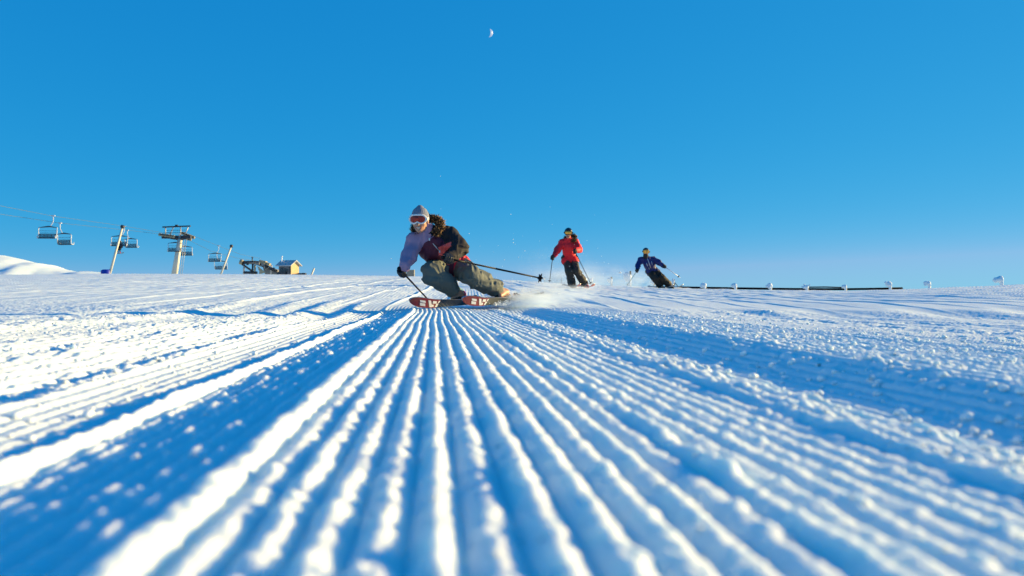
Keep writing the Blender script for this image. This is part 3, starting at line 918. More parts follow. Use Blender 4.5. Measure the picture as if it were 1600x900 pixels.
J = dict(head=P(888, 365, 21.8), neck=P(888.5, 374.5, 21.9), chest=P(889, 384, 21.95), pelvis=P(890, 400, 22.05),
         shR=P(878.5, 379.5, 21.95), elR=P(871, 391, 21.85), haR=P(866, 399, 21.6), shL=P(900, 379, 21.95), elL=P(905, 390.5, 21.75), haL=P(899, 392, 21.45),
         hipR=P(884.5, 404, 22.05), knR=P(889, 424, 21.75), anR=P(894, 444.5, 22.0), hipL=P(895.5, 404, 22.05), knL=P(901, 423, 21.75), anL=P(914, 443.5, 22.0),
         face=unit((-.05, -1, -.12)), up=unit((.03, -.12, 1)))
spec = dict(chest=.165, waist=.160, hem=.136, collar=1, armR=1, armL=1, bulkR=.085, bulkL=.085, leg=.084, flare=1.12,
            jmats=[M['red_jacket'], M['red_jacket']], tmats=[M['charcoal']], fold=.022,
            top_n=unit((-.25, .1, 1)), boots=[M['ski_pink'], M['boot_red'], M['white_plastic']],
            ski_labels=("coral ski half buried in powder under the red jacketed skier's straight leg", "coral ski with black tip under the red jacketed skier's bent outer leg"))
sk = [(on_snow(907, 21.3, .06), on_snow(880, 22.75, .05)), (on_snow(929, 21.35, .07), on_snow(899, 22.75, .05))]
pl = [(P(864, 398.5, 21.55), P(858.5, 442, 21.7), "thin grey ski pole hanging from the red sleeve beside the near pole's basket", (M['pole_black'], M['pole_white'])),
      (P(896.5, 389, 21.4), P(924, 445, 21.6), "black ski pole slanting from the red jacketed skier's waist to the ski tip", (M['pole_black'], M['pole_white']))]
hood = [P(883, 373, 21.95), P(886, 370, 22.05), P(892, 368, 22.05), P(898, 368, 22.0), P(899, 374, 21.9), P(895, 377, 21.8)]
far_skier(J, "person in bright red jacket and black helmet, skiing upright in a cloud of powder", spec, 1.06, sk, pl, M['orange_lens'], [M['ski_pink'], M['ski_pink'], M['ski_pink'], M['ski_dark'], M['steel']], "red jacketed skier's", hair=hood)

J = dict(head=P(1009, 394.5, 26.8), neck=P(1011, 403, 26.9), chest=P(1013, 410, 26.95), pelvis=P(1018, 421.5, 27.1),
         shR=P(1001, 406.5, 26.95), elR=P(996.5, 415, 26.85), haR=P(996, 421.5, 26.65), shL=P(1021, 405.5, 26.95), elL=P(1030, 410.5, 26.85), haL=P(1037, 416, 26.75),
         hipR=P(1014.5, 423.5, 27.1), knR=P(1023, 435, 26.75), anR=P(1032, 446, 27.0), hipL=P(1022.5, 423, 27.1), knL=P(1034, 434, 26.8), anL=P(1046, 446, 27.0),
         face=unit((.03, -1, -.08)), up=unit((.05, -.08, 1)))
spec = dict(chest=.165, waist=.165, hem=.136, collar=1, armR=1, armL=1, bulkR=.088, bulkL=.085, leg=.100, flare=.95,
            jmats=[M['blue_jacket'], M['blue_jacket']], tmats=[M['black_brown']], fold=.022,
            top_n=unit((-.35, .1, 1)), boots=[M['boot_black'], M['boot_black'], M['boot_black']],
            ski_labels=("black ski under the blue jacketed skier's inner leg on the crest", "black ski with red patch under the blue jacketed skier's outer leg on the crest"))
sk = [(on_snow(1053, 26.35, .07), on_snow(1013, 27.7, .05)), (on_snow(1068, 26.35, .07), on_snow(1027, 27.7, .05))]
pl = [(P(997.5, 420, 26.6), P(979, 447, 26.7), "green ski pole pointing down left from the blue jacketed skier's glove", (M['pole_green'], M['pole_white'])),
      (P(1035.5, 414.5, 26.7), P(1062.5, 433.5, 26.8), "white ski pole held out right of the blue jacketed skier", (M['pole_white'], M['pole_white']))]
blue, jpb, jab = far_skier(J, "person in royal blue jacket and black helmet, leaning into a turn on the crest", spec, 1.06, sk, pl, M['orange_lens'], [M['ski_dark'], M['ski_dark'], M['ski_dark'], M['ski_dark'], M['steel']], "blue jacketed skier's", mask=True)
zb = MB()
for a, b_ in (((1011, 402), (1017, 419)), ((1010, 411), (1012, 416)), ((1018, 408), (1019, 413.5)), ((1014, 418), (1014.5, 421))):
    pts = [ray_hit(jpb, .035 * 1.06, a[0] + (b_[0] - a[0]) * t, a[1] + (b_[1] - a[1]) * t, 25.8, 27.6, .012) for t in np.linspace(0, 1, 6)]
    zb.tube(pts, .011, 6)
zb.build("zip", M['zip'], jab)

# ------------------------------------------------------------------ far snow hill on the left
def build_hill():
    Y0 = 150.0
    sil_x = np.array([-700, -400, -250, -120, 0, 20, 45, 62, 80, 100, 118, 132, 150, 168, 200, 260], float)
    sil_y = np.array([390, 372, 378, 390, 398, 402, 409.5, 411, 417.5, 422.5, 426, 424.2, 425.5, 428, 433, 440], float)
    nx, ny = 260, 150
    X = np.linspace((-700 - 800) / FPX * Y0, (260 - 800) / FPX * Y0, nx)
    Yv = np.linspace(Y0 - 55, Y0 + 60, ny)
    gx, gy = np.meshgrid(X, Yv, indexing='ij')
    top = (450 - np.interp(800 + FPX * X / Y0, sil_x, sil_y)) / FPX * Y0
    low = -14.0
    prof = np.exp(-((Yv - Y0) / 30.0) ** 2)
    z = low + (top[:, None] - low) * prof[None, :]
    e = prof[None, :] * (1.6 * vn(gx * .09, gy * .09, 71) + 0.8 * vn(gx * .22, gy * .30, 72) + .40 * vn(gx * .6, gy * .6, 73) + .15 * vn(gx * 1.5, gy * 1.5, 74)) * np.clip(np.abs(gy - Y0) / 20, 0.08, 1)
    z = z + e * 1.1
    V = np.stack([gx, gy, z], -1).reshape(-1, 3)
    i = np.arange(nx - 1)[:, None] * ny; j = np.arange(ny - 1)[None, :]
    F = np.stack([i + j, i + ny + j, i + ny + j + 1, i + j + 1], -1).reshape(-1, 4)
    tag(mesh_obj("snow_hill", V, F, snow), kind="structure")
build_hill()

# ------------------------------------------------------------------ chairlift
L_ = dict(
    galv=mat("galvanised_steel", (0.50, 0.48, 0.44), 0.45, metal=0.3, noise=0.15, nscale=3),
    cream=mat("painted_mast", (0.62, 0.58, 0.48), 0.5, noise=0.12, nscale=1.5),
    dark=mat("dark_steel", (0.035, 0.04, 0.05), 0.5, metal=0.2, noise=0.2, nscale=4),
    seat=mat("seat_slats", (0.022, 0.03, 0.05), 0.6, noise=0.3, nscale=6),
    frame=mat("chair_frame_paint", (0.55, 0.58, 0.62), 0.45, noise=0.1, nscale=5),
    cable=mat("wire_rope", (0.10, 0.14, 0.18), 0.8, spec=0.1, noise=0.1, nscale=5),
    wheel=mat("sheave_wheel", (0.40, 0.33, 0.20), 0.6, noise=0.3, nscale=6),
    wood=mat("sunlit_boards", (0.52, 0.36, 0.19), 0.7, noise=0.25, nscale=5, bump=0.3, bscale=12),  # gable boards, with the sunlight put into their warm colour
    greywood=mat("shade_grey_boards", (0.19, 0.19, 0.20), 0.8, noise=0.3, nscale=4, bump=0.3, bscale=10),  # shade on the hut's front put into this grey; crate slats share it
    rime=mat("rime_snow", (0.84, 0.88, 0.90), 0.8, noise=0.06, nscale=8, bump=0.5, bscale=30, sss=0.0),
    roof=mat("wind_scoured_roof", (0.45, 0.46, 0.48), 0.85, noise=0.5, nscale=2.5, bump=0.3, bscale=6),
    glass=mat("dark_pane", (0.02, 0.025, 0.035), 0.12, spec=0.7),
    blue=mat("blue_pad_vinyl", (0.008, 0.03, 0.38), 0.5, noise=0.15, nscale=3, bump=0.2, bscale=8),
    concrete=mat("grey_concrete", (0.24, 0.23, 0.21), 0.85, noise=0.25, nscale=2, bump=0.3, bscale=8),
    tan=mat("tan_sheet", (0.42, 0.35, 0.22), 0.7, noise=0.2, nscale=2),
    net=mat("net_cord", (0.12, 0.13, 0.15), 0.8, noise=0.2, nscale=9),
    tube=mat("black_tube", (0.002, 0.002, 0.003), 0.95, spec=0.05, noise=0.3, nscale=4),
)
def cable_(label, pts):
    g = MB(); g.tube(pts, .022, 6)
    o = g.build("lift_cable", L_['cable'], None, origin=pts[0])
    tag(o, label, "cable", "cables of the chairlift")
up_pts = [P(-160, 301, 66), P(0, 321.5, 80), P(82, 337.5, 90), P(192, 353, 103), P(257, 364, 110), P(297, 366.5, 112), P(341, 384, 118), P(376, 397.5, 124), P(408, 404, 129)]
lo_pts = [P(-160, 316, 70), P(0, 334.5, 84), P(93.5, 348.5, 94), P(193, 359, 106), P(262, 367, 113), P(291, 373, 114), P(329, 392, 120), P(372, 403.5, 126), P(402, 408, 130)]
cable_("upper lift cable, running from the left edge over the leaning pole to the pylon", up_pts)
cable_("lower lift cable, hanging just under the other one at the left edge", lo_pts)

def make_chair():
    """four-seat chair; the grip on the cable is the origin"""
    o = empty("lift_chair", (0, 0, 0), "chair", "lift chair", "chairs of the chairlift")
    h = MB(); h.tube([(0, 0, .02), (.02, 0, -.45), (.0, 0, -.75), (-.22, 0, -1.15), (-.42, 0, -1.40)], [.055, .055, .055, .05, .05], 8)
    h.box((0, 0, .03), (.46, .16, .14)); h.build("hanger", L_['frame'], o)
    t = MB(); W = 1.12
    t.tube([(-.62 - W, 0, -1.52), (-.62 - W * .4, 0, -1.44), (-.62, 0, -1.38), (-.62 + W * .4, 0, -1.42), (-.62 + W, 0, -1.52)], [.04, .075, .10, .075, .04], 8)
    t.build("top_bar", L_['dark'], o)
    for s in (-1, 1):
        f = MB(); x = -.62 + s * W
        f.tube([(x, 0, -1.52), (x + .03 * s, -.10, -1.75), (x - .12, .10, -2.55), (x - .12, -.05, -2.90), (x - .02, -.50, -2.88), (x + .05, -.62, -2.62)], .055, 8)
        f.build("side_frame", L_['frame'], o)
    b_ = MB()
    for k in range(5):
        b_.box((-.74, .10 + .012 * k, -2.36 - .105 * k), (2 * W - .1, .04, .075))
    for k in range(5):
        b_.box((-.74 - W + .2 + k * (2 * W - .4) / 4, .135, -2.57), (.04, .03, .52))
    b_.build("backrest", L_['seat'], o)
    s_ = MB()
    for k in range(4):
        s_.box((-.74, .02 - .135 * k, -2.87 - .012 * k), (2 * W - .06, .11, .075))
    s_.box((-.74, -.2, -2.94), (2 * W - .3, .36, .05))
    s_.build("seat", L_['seat'], o)
    r = MB(); r.tube([(-.62 - W, -.05, -1.95), (-.62 + W, -.05, -1.95)], .022, 6); r.tube([(-.62 - W * .98, -.06, -2.2), (-.62 + W * .96, -.06, -2.2)], .018, 6)
    r.build("safety_bar", L_['dark'], o)
    return o
proto = make_chair()
def place_chair(p, rz, sc, label, first=False):
    if first:
        r = proto
    else:
        r = proto.copy(); COL.objects.link(r)
        for c in proto.children:
            d = c.copy(); COL.objects.link(d); d.parent = r
    r.location = Vector(p); r.rotation_euler = (0, 0, rz); r.scale = (sc, sc, sc)
    r["label"] = label
    return r
place_chair(P(83, 337.5, 90), R(6), .86, "empty lift chair on the upper cable, leftmost of all", True)
place_chair(P(94, 348.8, 94), R(165), .86, "empty lift chair on the lower cable, overlapping the leftmost chair")
place_chair(P(194, 354, 103.5), R(8), .86, "lift chair seen from behind, hanging behind the leaning pole with blue pad")
place_chair(P(199, 360, 106.5), R(170), .78, "lift chair with a seated rider, just right of the leaning pole with blue pad")
place_chair(P(280, 366, 110.8), R(5), .82, "lift chair hanging directly under the pylon, its backrest toward us")
place_chair(P(283, 372, 114.2), R(184), .84, "lift chair lower and behind the pylon mast, showing its dark seat")
place_chair(P(341.5, 384, 118), R(4), .80, "lift chair right of the pylon, upper of the two there")
place_chair(P(339, 396, 121.5), R(186), .82, "lift chair right of the pylon, lower of the two there")

def rider():
    c = P(187, 389, 106.3)
    q = lambda a, b_, e: c + np.array([a, b_, e])
    pr = [cone(q(0, 0, .0), q(.10, .12, .55), .20, .20, 0), cone(q(.10, .12, .55), q(.12, .05, .78), .08, .08, 0), ell(q(.13, .0, .95), (.12, .14, .16), None, 1)]
    for s in (-1, 1):
        pr += [cone(q(.12 * s, -.05, .0), q(.14 * s + .1, -.50, -.03), .11, .09, 0), cone(q(.14 * s + .1, -.50, -.03), q(.14 * s + .2, -.55, -.48), .085, .07, 0),
               cone(q(.14 * s + .2, -.55, -.48), q(.14 * s + .28, -.72, -.54), .075, .06, 2), cone(q(.24 * s + .08, .08, .52), q(.30 * s + .1, -.12, .22), .08, .07, 0), cone(q(.30 * s + .1, -.12, .22), q(.12 * s + .1, -.42, .12), .07, .055, 0)]
    o = solid("person", pr, .045, [M['black'], M['helmet'], M['boot_red']], None, k=.06, origin=c)
    tag(o, "person in black clothes and red boots sitting on the lift chair by the pole", "person")
    g = MB(); d = unit((1.0, -.25, .06)); n = unit((0, .2, 1)); w = np.cross(n, d)
    b0 = q(-.10, -.66, -.66)
    rows = [(-.75, .05, .10), (-.65, .12, .02), (-.2, .13, 0), (.2, .13, 0), (.65, .12, .02), (.75, .05, .10)]
    vv = []
    for s, hw, z in rows:
        p = b0 + d * (s + .35) + n * z
        vv += [p - w * hw, p + w * hw, p + w * hw + n * .03, p - w * hw + n * .03]
    ff = [(i * 4 + k, i * 4 + (k + 1) % 4, i * 4 + 4 + (k + 1) % 4, i * 4 + 4 + k) for i in range(len(rows) - 1) for k in range(4)] + [(3, 2, 1, 0), (20, 21, 22, 23)]
    g.add(vv, ff)
    tag(g.build("snowboard", M['ski_dark'], None, origin=b0), "dark snowboard hanging under the boots of the seated lift rider", "snowboard")
rider()

def build_tower():
    Yt = 111.0
    base = P(271.5, 431, Yt); base[2] -= .5
    top = P(282, 369.5, Yt)
    o = empty("lift_pylon", base, "cream steel lift pylon with crossarm and rows of sheave wheels", "lift pylon")
    m = MB(); m.tube([base, top], [.44, .31], 16); m.build("mast", L_['cream'], o)
    k = MB()
    off = np.array([.95, -.1, 0])
    for dx in (-.14, .14):
        k.tube([base + off + [dx, 0, 0], top + off * .8 + [dx, 0, -.3]], .025, 6)
    for i in range(26):
        t = (i + .5) / 26
        a = base + off + (top + off * .8 - base - off) * t; k.tube([a + [-.14, 0, -.02], a + [.14, 0, -.02]], .016, 5)
    k.build("ladder", L_['galv'], o)
    ax, ay = unit(P(297, 366.5, 112) - P(257, 364, 110)), np.array([0, 0, 1.0])
    a = MB()
    a.tube([P(254, 368.5, Yt), P(268, 371, Yt), P(282, 372.5, Yt), P(298, 369.5, Yt)], [.16, .26, .34, .16], 10)
    a.box(P(276, 370.5, Yt), (4.0, .5, .42)); a.build("crossarm", L_['dark'], o)
    tb = MB(); tb.box((P(254.5, 354.8, Yt) + P(297.5, 353.2, Yt)) / 2, (3.86, .30, .17), [unit(P(297.5, 353.2, Yt) - P(254.5, 354.8, Yt)), (0, 1, 0), (0, 0, 1)])
    tb.box(P(276, 352.6, Yt), (.32, .3, .26)); tb.build("lifting_beam", L_['dark'], o)
    for a_, b_ in (((258.5, 355, 0), (258.5, 367.5, 0)), ((271, 355, 0), (265, 368, 0)), ((282, 355, .3), (282, 369, .3)), ((294, 355, 0), (289.5, 366, 0))):
        s = MB(); s.tube([P(a_[0], a_[1], Yt + a_[2]), P(b_[0], b_[1], Yt + b_[2])], .075, 8); s.build("strut", L_['galv'], o)
    w = MB()
    w.tube([P(259, 360, Yt - .4), P(290, 359.5, Yt - .4)], .03, 6); w.tube([P(259, 363.5, Yt - .4), P(290, 363, Yt - .4)], .03, 6)
    w.build("catwalk_rail", L_['dark'], o)
    for x0, y0, x1, y1, n, yy in ((250, 366.5, 271, 369.5, 6, 110.6), (285, 364.5, 302, 371, 6, 111.8), (284, 370.5, 297, 374, 5, 113.5)):
        for i in range(n):
            c = P(x0 + (x1 - x0) * i / (n - 1), y0 + (y1 - y0) * i / (n - 1), yy)
            s = MB(); s.tube([c + [0, -.09, 0], c + [0, -.05, 0], c + [0, .05, 0], c + [0, .09, 0]], [.22, .175, .175, .22], 14); s.build("sheave_wheel", L_['wheel'], o)
        s = MB(); s.box((P(x0, y0, yy) + P(x1, y1, yy)) / 2 + np.array([0, -.14, .03]), (np.linalg.norm(P(x1, y1, yy) - P(x0, y0, yy)), .06, .12), [unit(P(x1, y1, yy) - P(x0, y0, yy)), (0, 1, 0), (0, 0, 1)])
        s.build("sheave_arm", L_['dark'], o)
build_tower()

def lean_pole(label, a, b_, Y, r, pad=None, head=True):
    p0 = P(*a, Y); p0[2] -= .6; p1 = P(*b_, Y)
    o = empty("lance_pole", p0, label, "pole", "leaning white poles along the lift")
    g = MB(); g.tube([p0, p1], [r * 1.1, r * .9], 12); g.build("shaft", L_['cream'], o)
    if head:
        h = MB(); d = unit(p1 - p0); h.tube([p1 - d * .02, p1 + d * .10, p1 + d * .22], [r * 1.5, r * 1.9, r * 1.2], 10)
        h.build("nozzle_head", L_['dark'], o)
    if pad:
        c = P(pad[0], pad[1], Y)
        k = MB(); k.tube([c + [0, 0, -.45], c + [0, 0, -.40], c + [0, 0, .22], c + [0, 0, .27]], [.28, .33, .33, .28], 20)
        k.box(c + [-.16, .1, -.1], (.42, .5, .62)); k.build("crash_pad", L_['blue'], o)
lean_pole("leaning white pole with a blue crash pad at its foot", (168, 429), (191, 356), 62, .088, (166.5, 426.5))
lean_pole("leaning white pole right of the pylon, between the chairs and the lift station", (341, 429), (361, 386), 72, .085)
lean_pole("short leaning white pole right of the wooden hut", (482, 430), (491, 419), 76, .085, head=False)

def build_station():
    Y = 130.0
    o = empty("lift_station", P(405, 428, Y), "open steel top station of the chairlift with sloping ramp", "lift station")
    q = lambda x, y, d=0: P(x, y, Y + d)
    def bar(name, pts, r, m, n=8):
        g = MB(); g.tube([q(*p) for p in pts], r, n); g.build(name, L_[m], o)
    bar("main_truss", [(377, 409.5), (400, 411), (414, 416), (433, 424)], .26, 'dark')
    bar("lower_truss", [(377, 412), (386, 418), (398, 426.5)], .16, 'dark')
    bar("platform_beam", [(381, 425.8), (402, 426.2)], .22, 'dark')
    for x, y, m in ((381.5, 412, 'galv'), (398.5, 414, 'wheel'), (406.5, 424, 'galv'), (424, 414, 'galv'), (395, 413, 'dark')):
        bar("column", [(x, y), (x - .8, 430)], .15, m)
    bar("drum", [(375.2, 408.8), (379.5, 410.4)], .42, 'wheel', 14)
    bar("bull_wheel_shaft", [(394.2, 401.8), (394.2, 411)], .09, 'dark')
    bar("shaft_cap", [(392.8, 402.4), (395.8, 402.4)], .07, 'dark')
    g = MB(); c = q(395, 409.2); g.tube([c + [0, 0, -.12], c + [0, 0, -.05], c + [0, 0, .05], c + [0, 0, .12]], [1.35, 1.2, 1.2, 1.35], 28); g.build("bull_wheel", L_['dark'], o)
    g = MB(); c = q(411, 409.8)
    g.box(c, (1.05, 1.0, .55), [unit((1, 0, -.22)), (0, 1, 0), unit((.22, 0, 1))]); g.box(c + [.75, 0, -.28], (.8, .9, .42), [unit((1, 0, -.35)), (0, 1, 0), unit((.35, 0, 1))]); g.build("drive_housing", L_['wheel'], o)
    for x, y, w_ in ((404, 410.2, .5), (400, 411, .4), (389.5, 410.5, .5)):
        g = MB(); g.box(q(x, y, -.3), (w_, .5, .42)); g.build("control_box", L_['galv'], o)
    rng = np.random.default_rng(31)
    for i in range(16):
        x = 383 + rng.random() * 44; y = 410.5 + max(0, x - 408) * .42 + rng.random() * 2.5
        g = MB(); a = q(x, y, -.9 - rng.random() * .3)
        if i % 2: g.box(a, (rng.uniform(.2, .6), .3, rng.uniform(.15, .45)))
        else: g.tube([a, a + np.array([rng.uniform(-.7, .7), .1, rng.uniform(-1.1, .5)])], .05, 6)
        g.build("machinery" if i % 2 else "brace", L_[('galv', 'dark', 'wheel', 'concrete')[i % 4]], o)
    g = MB()                                                     # side sheets of the ramp
    a, b_, c, d = q(402, 415.5, -1), q(415, 425.5, -1), q(408, 428, -1), q(404, 422, -1)
    t = np.array([0, .12, 0]); g.add([a, b_, c, d, a + t, b_ + t, c + t, d + t], [(0, 1, 2, 3), (7, 6, 5, 4), (0, 4, 5, 1), (1, 5, 6, 2), (2, 6, 7, 3), (3, 7, 4, 0)])
    g.build("ramp_side_sheet", L_['tan'], o)
    g = MB()
    a, b_, c, d = q(410, 415), q(432, 422), q(435, 429), q(414, 429)
    t = np.array([0, 2.4, 0]); g.add([a, b_, c, d, a + t, b_ + t, c + t, d + t], [(0, 1, 2, 3), (7, 6, 5, 4), (0, 4, 5, 1), (1, 5, 6, 2), (2, 6, 7, 3), (3, 7, 4, 0)])
    g.build("ramp_body", L_['concrete'], o)
    g = MB(); g.tube([q(383, 407.8, -.6), q(402, 408.4, -.6)], .04, 6)
    for i in range(7): g.tube([q(383 + i * 3.1, 407.9 + i * .1, -.6), q(383 + i * 3.1, 411 + i * .1, -.6)], .03, 5)
    g.build("guard_rail", L_['galv'], o)
build_station()

def build_hut():
    Y = 128.0; s = Y / FPX
    # corner towards us between the grey front and the sunlit gable
    o = empty("wooden_hut", P(450, 428, Y), "small wooden hut with snowy gable roof and sunlit right wall", "hut")
    A, B, C = P(435.5, 429.5, Y + .9), P(454.5, 429.5, Y), P(467, 429.5, Y + 1.6)
    ev = P(0, 413.5, Y)[2]; rg = P(0, 408.2, Y)[2]
    D = A + (C - B); zz = np.array([0, 0, 1.0])
    def up(p, z): return np.array([p[0], p[1], z])
    w = MB(); w.add([A, B, up(B, ev), up(A, ev)], [(0, 1, 2, 3)]); w.add([D, C, up(C, ev), up(D, ev)], [(3, 2, 1, 0)]); w.add([A, D, up(D, ev), up((A + D) / 2, rg), up(A, ev)], [(4, 3, 2, 1, 0)])
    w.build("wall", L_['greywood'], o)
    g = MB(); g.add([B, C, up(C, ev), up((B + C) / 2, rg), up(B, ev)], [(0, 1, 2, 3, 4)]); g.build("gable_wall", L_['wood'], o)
    r = MB()
    ou = unit(A - B) * -.35; th = np.array([0, 0, .16])
    def slope(p, q_, e):
        lo1, lo2 = up(p, ev - .10), up(q_, ev - .10); hi1, hi2 = up((A + D) / 2, rg + .05), up((B + C) / 2, rg + .05)
        lo1 = lo1 - ou; hi1 = hi1 - ou; lo2 = lo2 + ou; hi2 = hi2 + ou
        lo1 = lo1 + e; lo2 = lo2 + e
        r.add([lo1, lo2, hi2, hi1, lo1 + th, lo2 + th, hi2 + th, hi1 + th], [(0, 3, 2, 1), (4, 5, 6, 7), (0, 1, 5, 4), (1, 2, 6, 5), (2, 3, 7, 6), (3, 0, 4, 7)])
    side = unit((B - C) * [1, 1, 0])
    slope(A, B, side * .35 - zz * .15); slope(D, C, -side * .35 - zz * .15)
    r.build("roof", L_['roof'], o)
    nrm = unit(np.cross(B - A, zz)); 
    if nrm[1] > 0: nrm = -nrm
    for t0, t1, y0, y1 in ((.16, .34, 418, 425.5), (.44, .60, 419, 424.5), (.66, .80, 420, 425)):
        p0 = A + (B - A) * t0; p1 = A + (B - A) * t1
        z0 = P(0, y1, Y)[2]; z1 = P(0, y0, Y)[2]
        f = MB(); f.box((up(p0, z0) + up(p1, z1)) / 2 + nrm * .02, (np.linalg.norm(p1 - p0), .08, z1 - z0), [unit(B - A), nrm, zz]); f.build("window", L_['glass'], o)
    d = MB(); d.box(up(A + (B - A) * .95, P(0, 421.5, Y)[2]) + nrm * .03, (.34, .08, 1.15), [unit(B - A), nrm, zz]); d.build("door", L_['dark'], o)
    sn = MB(); sn.box(up(A + (B - A) * .38, P(0, 427, Y)[2]) + nrm * .35, (1.6, .5, .5), [unit(B - A), nrm, zz]); sn.build("porch_step", L_['dark'], o)
    an = MB(); a0 = P(439.5, 411, Y + 1.2); an.tube([a0 + [0, 0, -.6], P(440.5, 400, Y + 1.2)], .085, 8); an.tube([P(440.5, 400, Y + 1.2) + [0, 0, -.04], P(441.6, 400.8, Y + 1.2)], .07, 6); an.tube([a0 + [0, 0, .15], P(442, 408.6, Y + 1.2)], .08, 6)
    an.build("antenna", L_['rime'], o)
    g = MB(); g.box(P(472, 428.2, Y + 1), (1.25, .9, .30)); g.box(P(475, 427.2, Y + 1), (.5, .6, .16))
    tag(g.build("sled_deck", L_['dark'], None, origin=P(472, 429, Y + 1)), "low dark deck on the snow against the hut's sunlit wall", "deck")
build_hut()

def build_kiosk():
    Y = 75.0
    c = P(641.8, 428.5, Y)
    o = empty("slatted_crate", c + np.array([0, 0, -.4]), "small grey brown slatted box on the crest behind the lilac sleeve", "crate")
    for k in range(5):
        g = MB(); g.box(c + [0, 0, -.22 + k * .145], (.72, .6, .10)); g.build("slat", L_['greywood'] if k % 2 else L_['concrete'], o)
    g = MB(); g.box(c + [0, 0, .06], (.66, .54, .70)); g.build("core", L_['tan'], o)
build_kiosk()

# ------------------------------------------------------------------ rimed posts, tubes and net along the right crest
def rime_post(px, py_base, h_px, Y, label, w_px=9, flag=0.0, bare=False, seed=0):
    b0 = P(px, py_base, Y); s = Y / FPX; H = h_px * s
    b0[2] -= .35
    o = empty("marker_post", b0, label, "post", "rime covered posts along the crest")
    g = MB(); g.tube([b0, b0 + [0, 0, H + .35 + (0.04 if bare else -.03)]], .035, 8); g.build("post", M['hair'] if bare else L_['dark'], o)
    rng = np.random.default_rng(seed)
    W = w_px * s * .88; top = b0 + np.array([0, 0, .35 + H])
    pr = [ell(top + [-.25 * W - flag * W * .2, .0, -.32 * H], (W * .42, W * .32, H * .34), None, 0), cone(b0 + [-.02, 0, .3], top + [-.1 * W, 0, -.25 * H], W * .16, W * .22, 0)]
    for _ in range(7):
        d = rng.normal(size=3)
        pr.append(ell(top + [-.28 * W + d[0] * W * .20 - flag * W * abs(d[1]) * .3, d[1] * W * .10, -.30 * H + d[2] * H * .14], np.array([.20, .17, .16]) * W * rng.uniform(.6, 1.2), None, 0))
    solid("rime_cap", pr, max(.022, W / 16), L_['rime'], o, k=W * .10, disp=lambda q: .05 * W * n3(q * (9 / W), seed) + .03 * W * n3(q * (22 / W), seed + 1))
posts = [
    (925, 443.5, 8, 38, 8, 0, False, "snow covered post behind the red jacketed skier's black ski pole"),
    (955.5, 446, 12, 36, 10, .3, True, "bare dark topped post with rime on its left side, between the red and blue skiers"),
    (985, 448, 23, 33, 14, 1.0, True, "tallest rimed post, its snow flag blown left, beside the green ski pole"),
    (1022, 450, 16, 33, 8, .2, False, "rimed post half hidden behind the blue jacketed skier's knees"),
    (1053, 450.5, 15, 33, 7, 0, False, "slim rimed post with stay wires, under the white ski pole"),
    (1102, 452, 9, 34, 12, .2, False, "rime capped post, first one right of the blue jacketed skier's skis"),
    (1150, 453, 10, 34, 13, .1, False, "rime capped post, second one right of the blue jacketed skier's skis"),
    (1205, 454, 11, 34, 12, .1, False, "rime capped post, third one right of the blue jacketed skier's skis"),
    (1262, 454.5, 9, 34, 11, .4, False, "rime capped post at the left end of the doubled black tube"),
    (1322, 454, 9, 34, 11, .4, False, "rime capped post at the right end of the doubled black tube"),
    (1392, 452, 12, 34, 13, .4, False, "rime capped post near where the black tube ends in the snow"),
    (1453, 449.5, 10, 34, 13, .4, False, "low rime capped post, second from the right edge"),
    (1566, 445, 12, 34, 16, .5, False, "large rime capped post, nearest the right edge"),
]
for i, (px, pb, hp, Y, w_, fl, bare, lab) in enumerate(posts):
    rime_post(px, pb, hp, Y, lab, w_, fl, bare, 100 + i)
g = MB()
for a, b_ in (((1053, 440), (1062, 451)), ((1053, 441), (1045, 445))):
    g.tube([P(*a, 33), P(*b_, 33)], .018, 6)
tag(g.build("stay_wire", L_['net'], None, origin=P(1053, 441, 33)), "thin dark stay wires of the slim rimed post by the blue skier", "stay wire")

def tube_line(label, pts, Y, r):
    g = MB(); g.tube([P(*p, Y) for p in pts], r, 8)
    tag(g.build("fence_tube", L_['tube'], None, origin=P(*pts[0], Y)), label, "tube", "black tubes lying along the crest")
tube_line("long black tube lying along the crest from the blue skier to the right", [(1046, 448.8), (1100, 449.7), (1150, 450.5), (1205, 451.2), (1262, 451.8), (1320, 451.9), (1370, 451.2), (1410, 450.4)], 34.5, .046)
tube_line("short black tube raised above the long one between two rimed posts", [(1264, 448.7), (1290, 448.4), (1315, 449.2)], 34.4, .026)

def build_net():
    Y = 42.0
    o = empty("safety_net", P(872, 443, Y), "faint grey safety net on thin posts behind the red jacketed skier's pole", "safety net")
    for x in (851, 877.5):
        g = MB(); g.tube([P(x, 446, Y), P(x, 432, Y)], .016, 6); g.build("post", L_['net'], o)
    g = MB()
    for i in range(9): g.tube([P(851 + 26.5 * i / 8, 443.8 - .3 * (i % 2), Y), P(851 + 26.5 * i / 8, 432.6, Y)], .0035, 4, caps=False)
    for k in range(5): g.tube([P(851, 432.8 + k * 2.6, Y - .01), P(877.5, 432.8 + k * 2.6, Y - .01)], .0045, 4, caps=False)
    g.build("mesh_netting", L_['net'], o)
build_net()

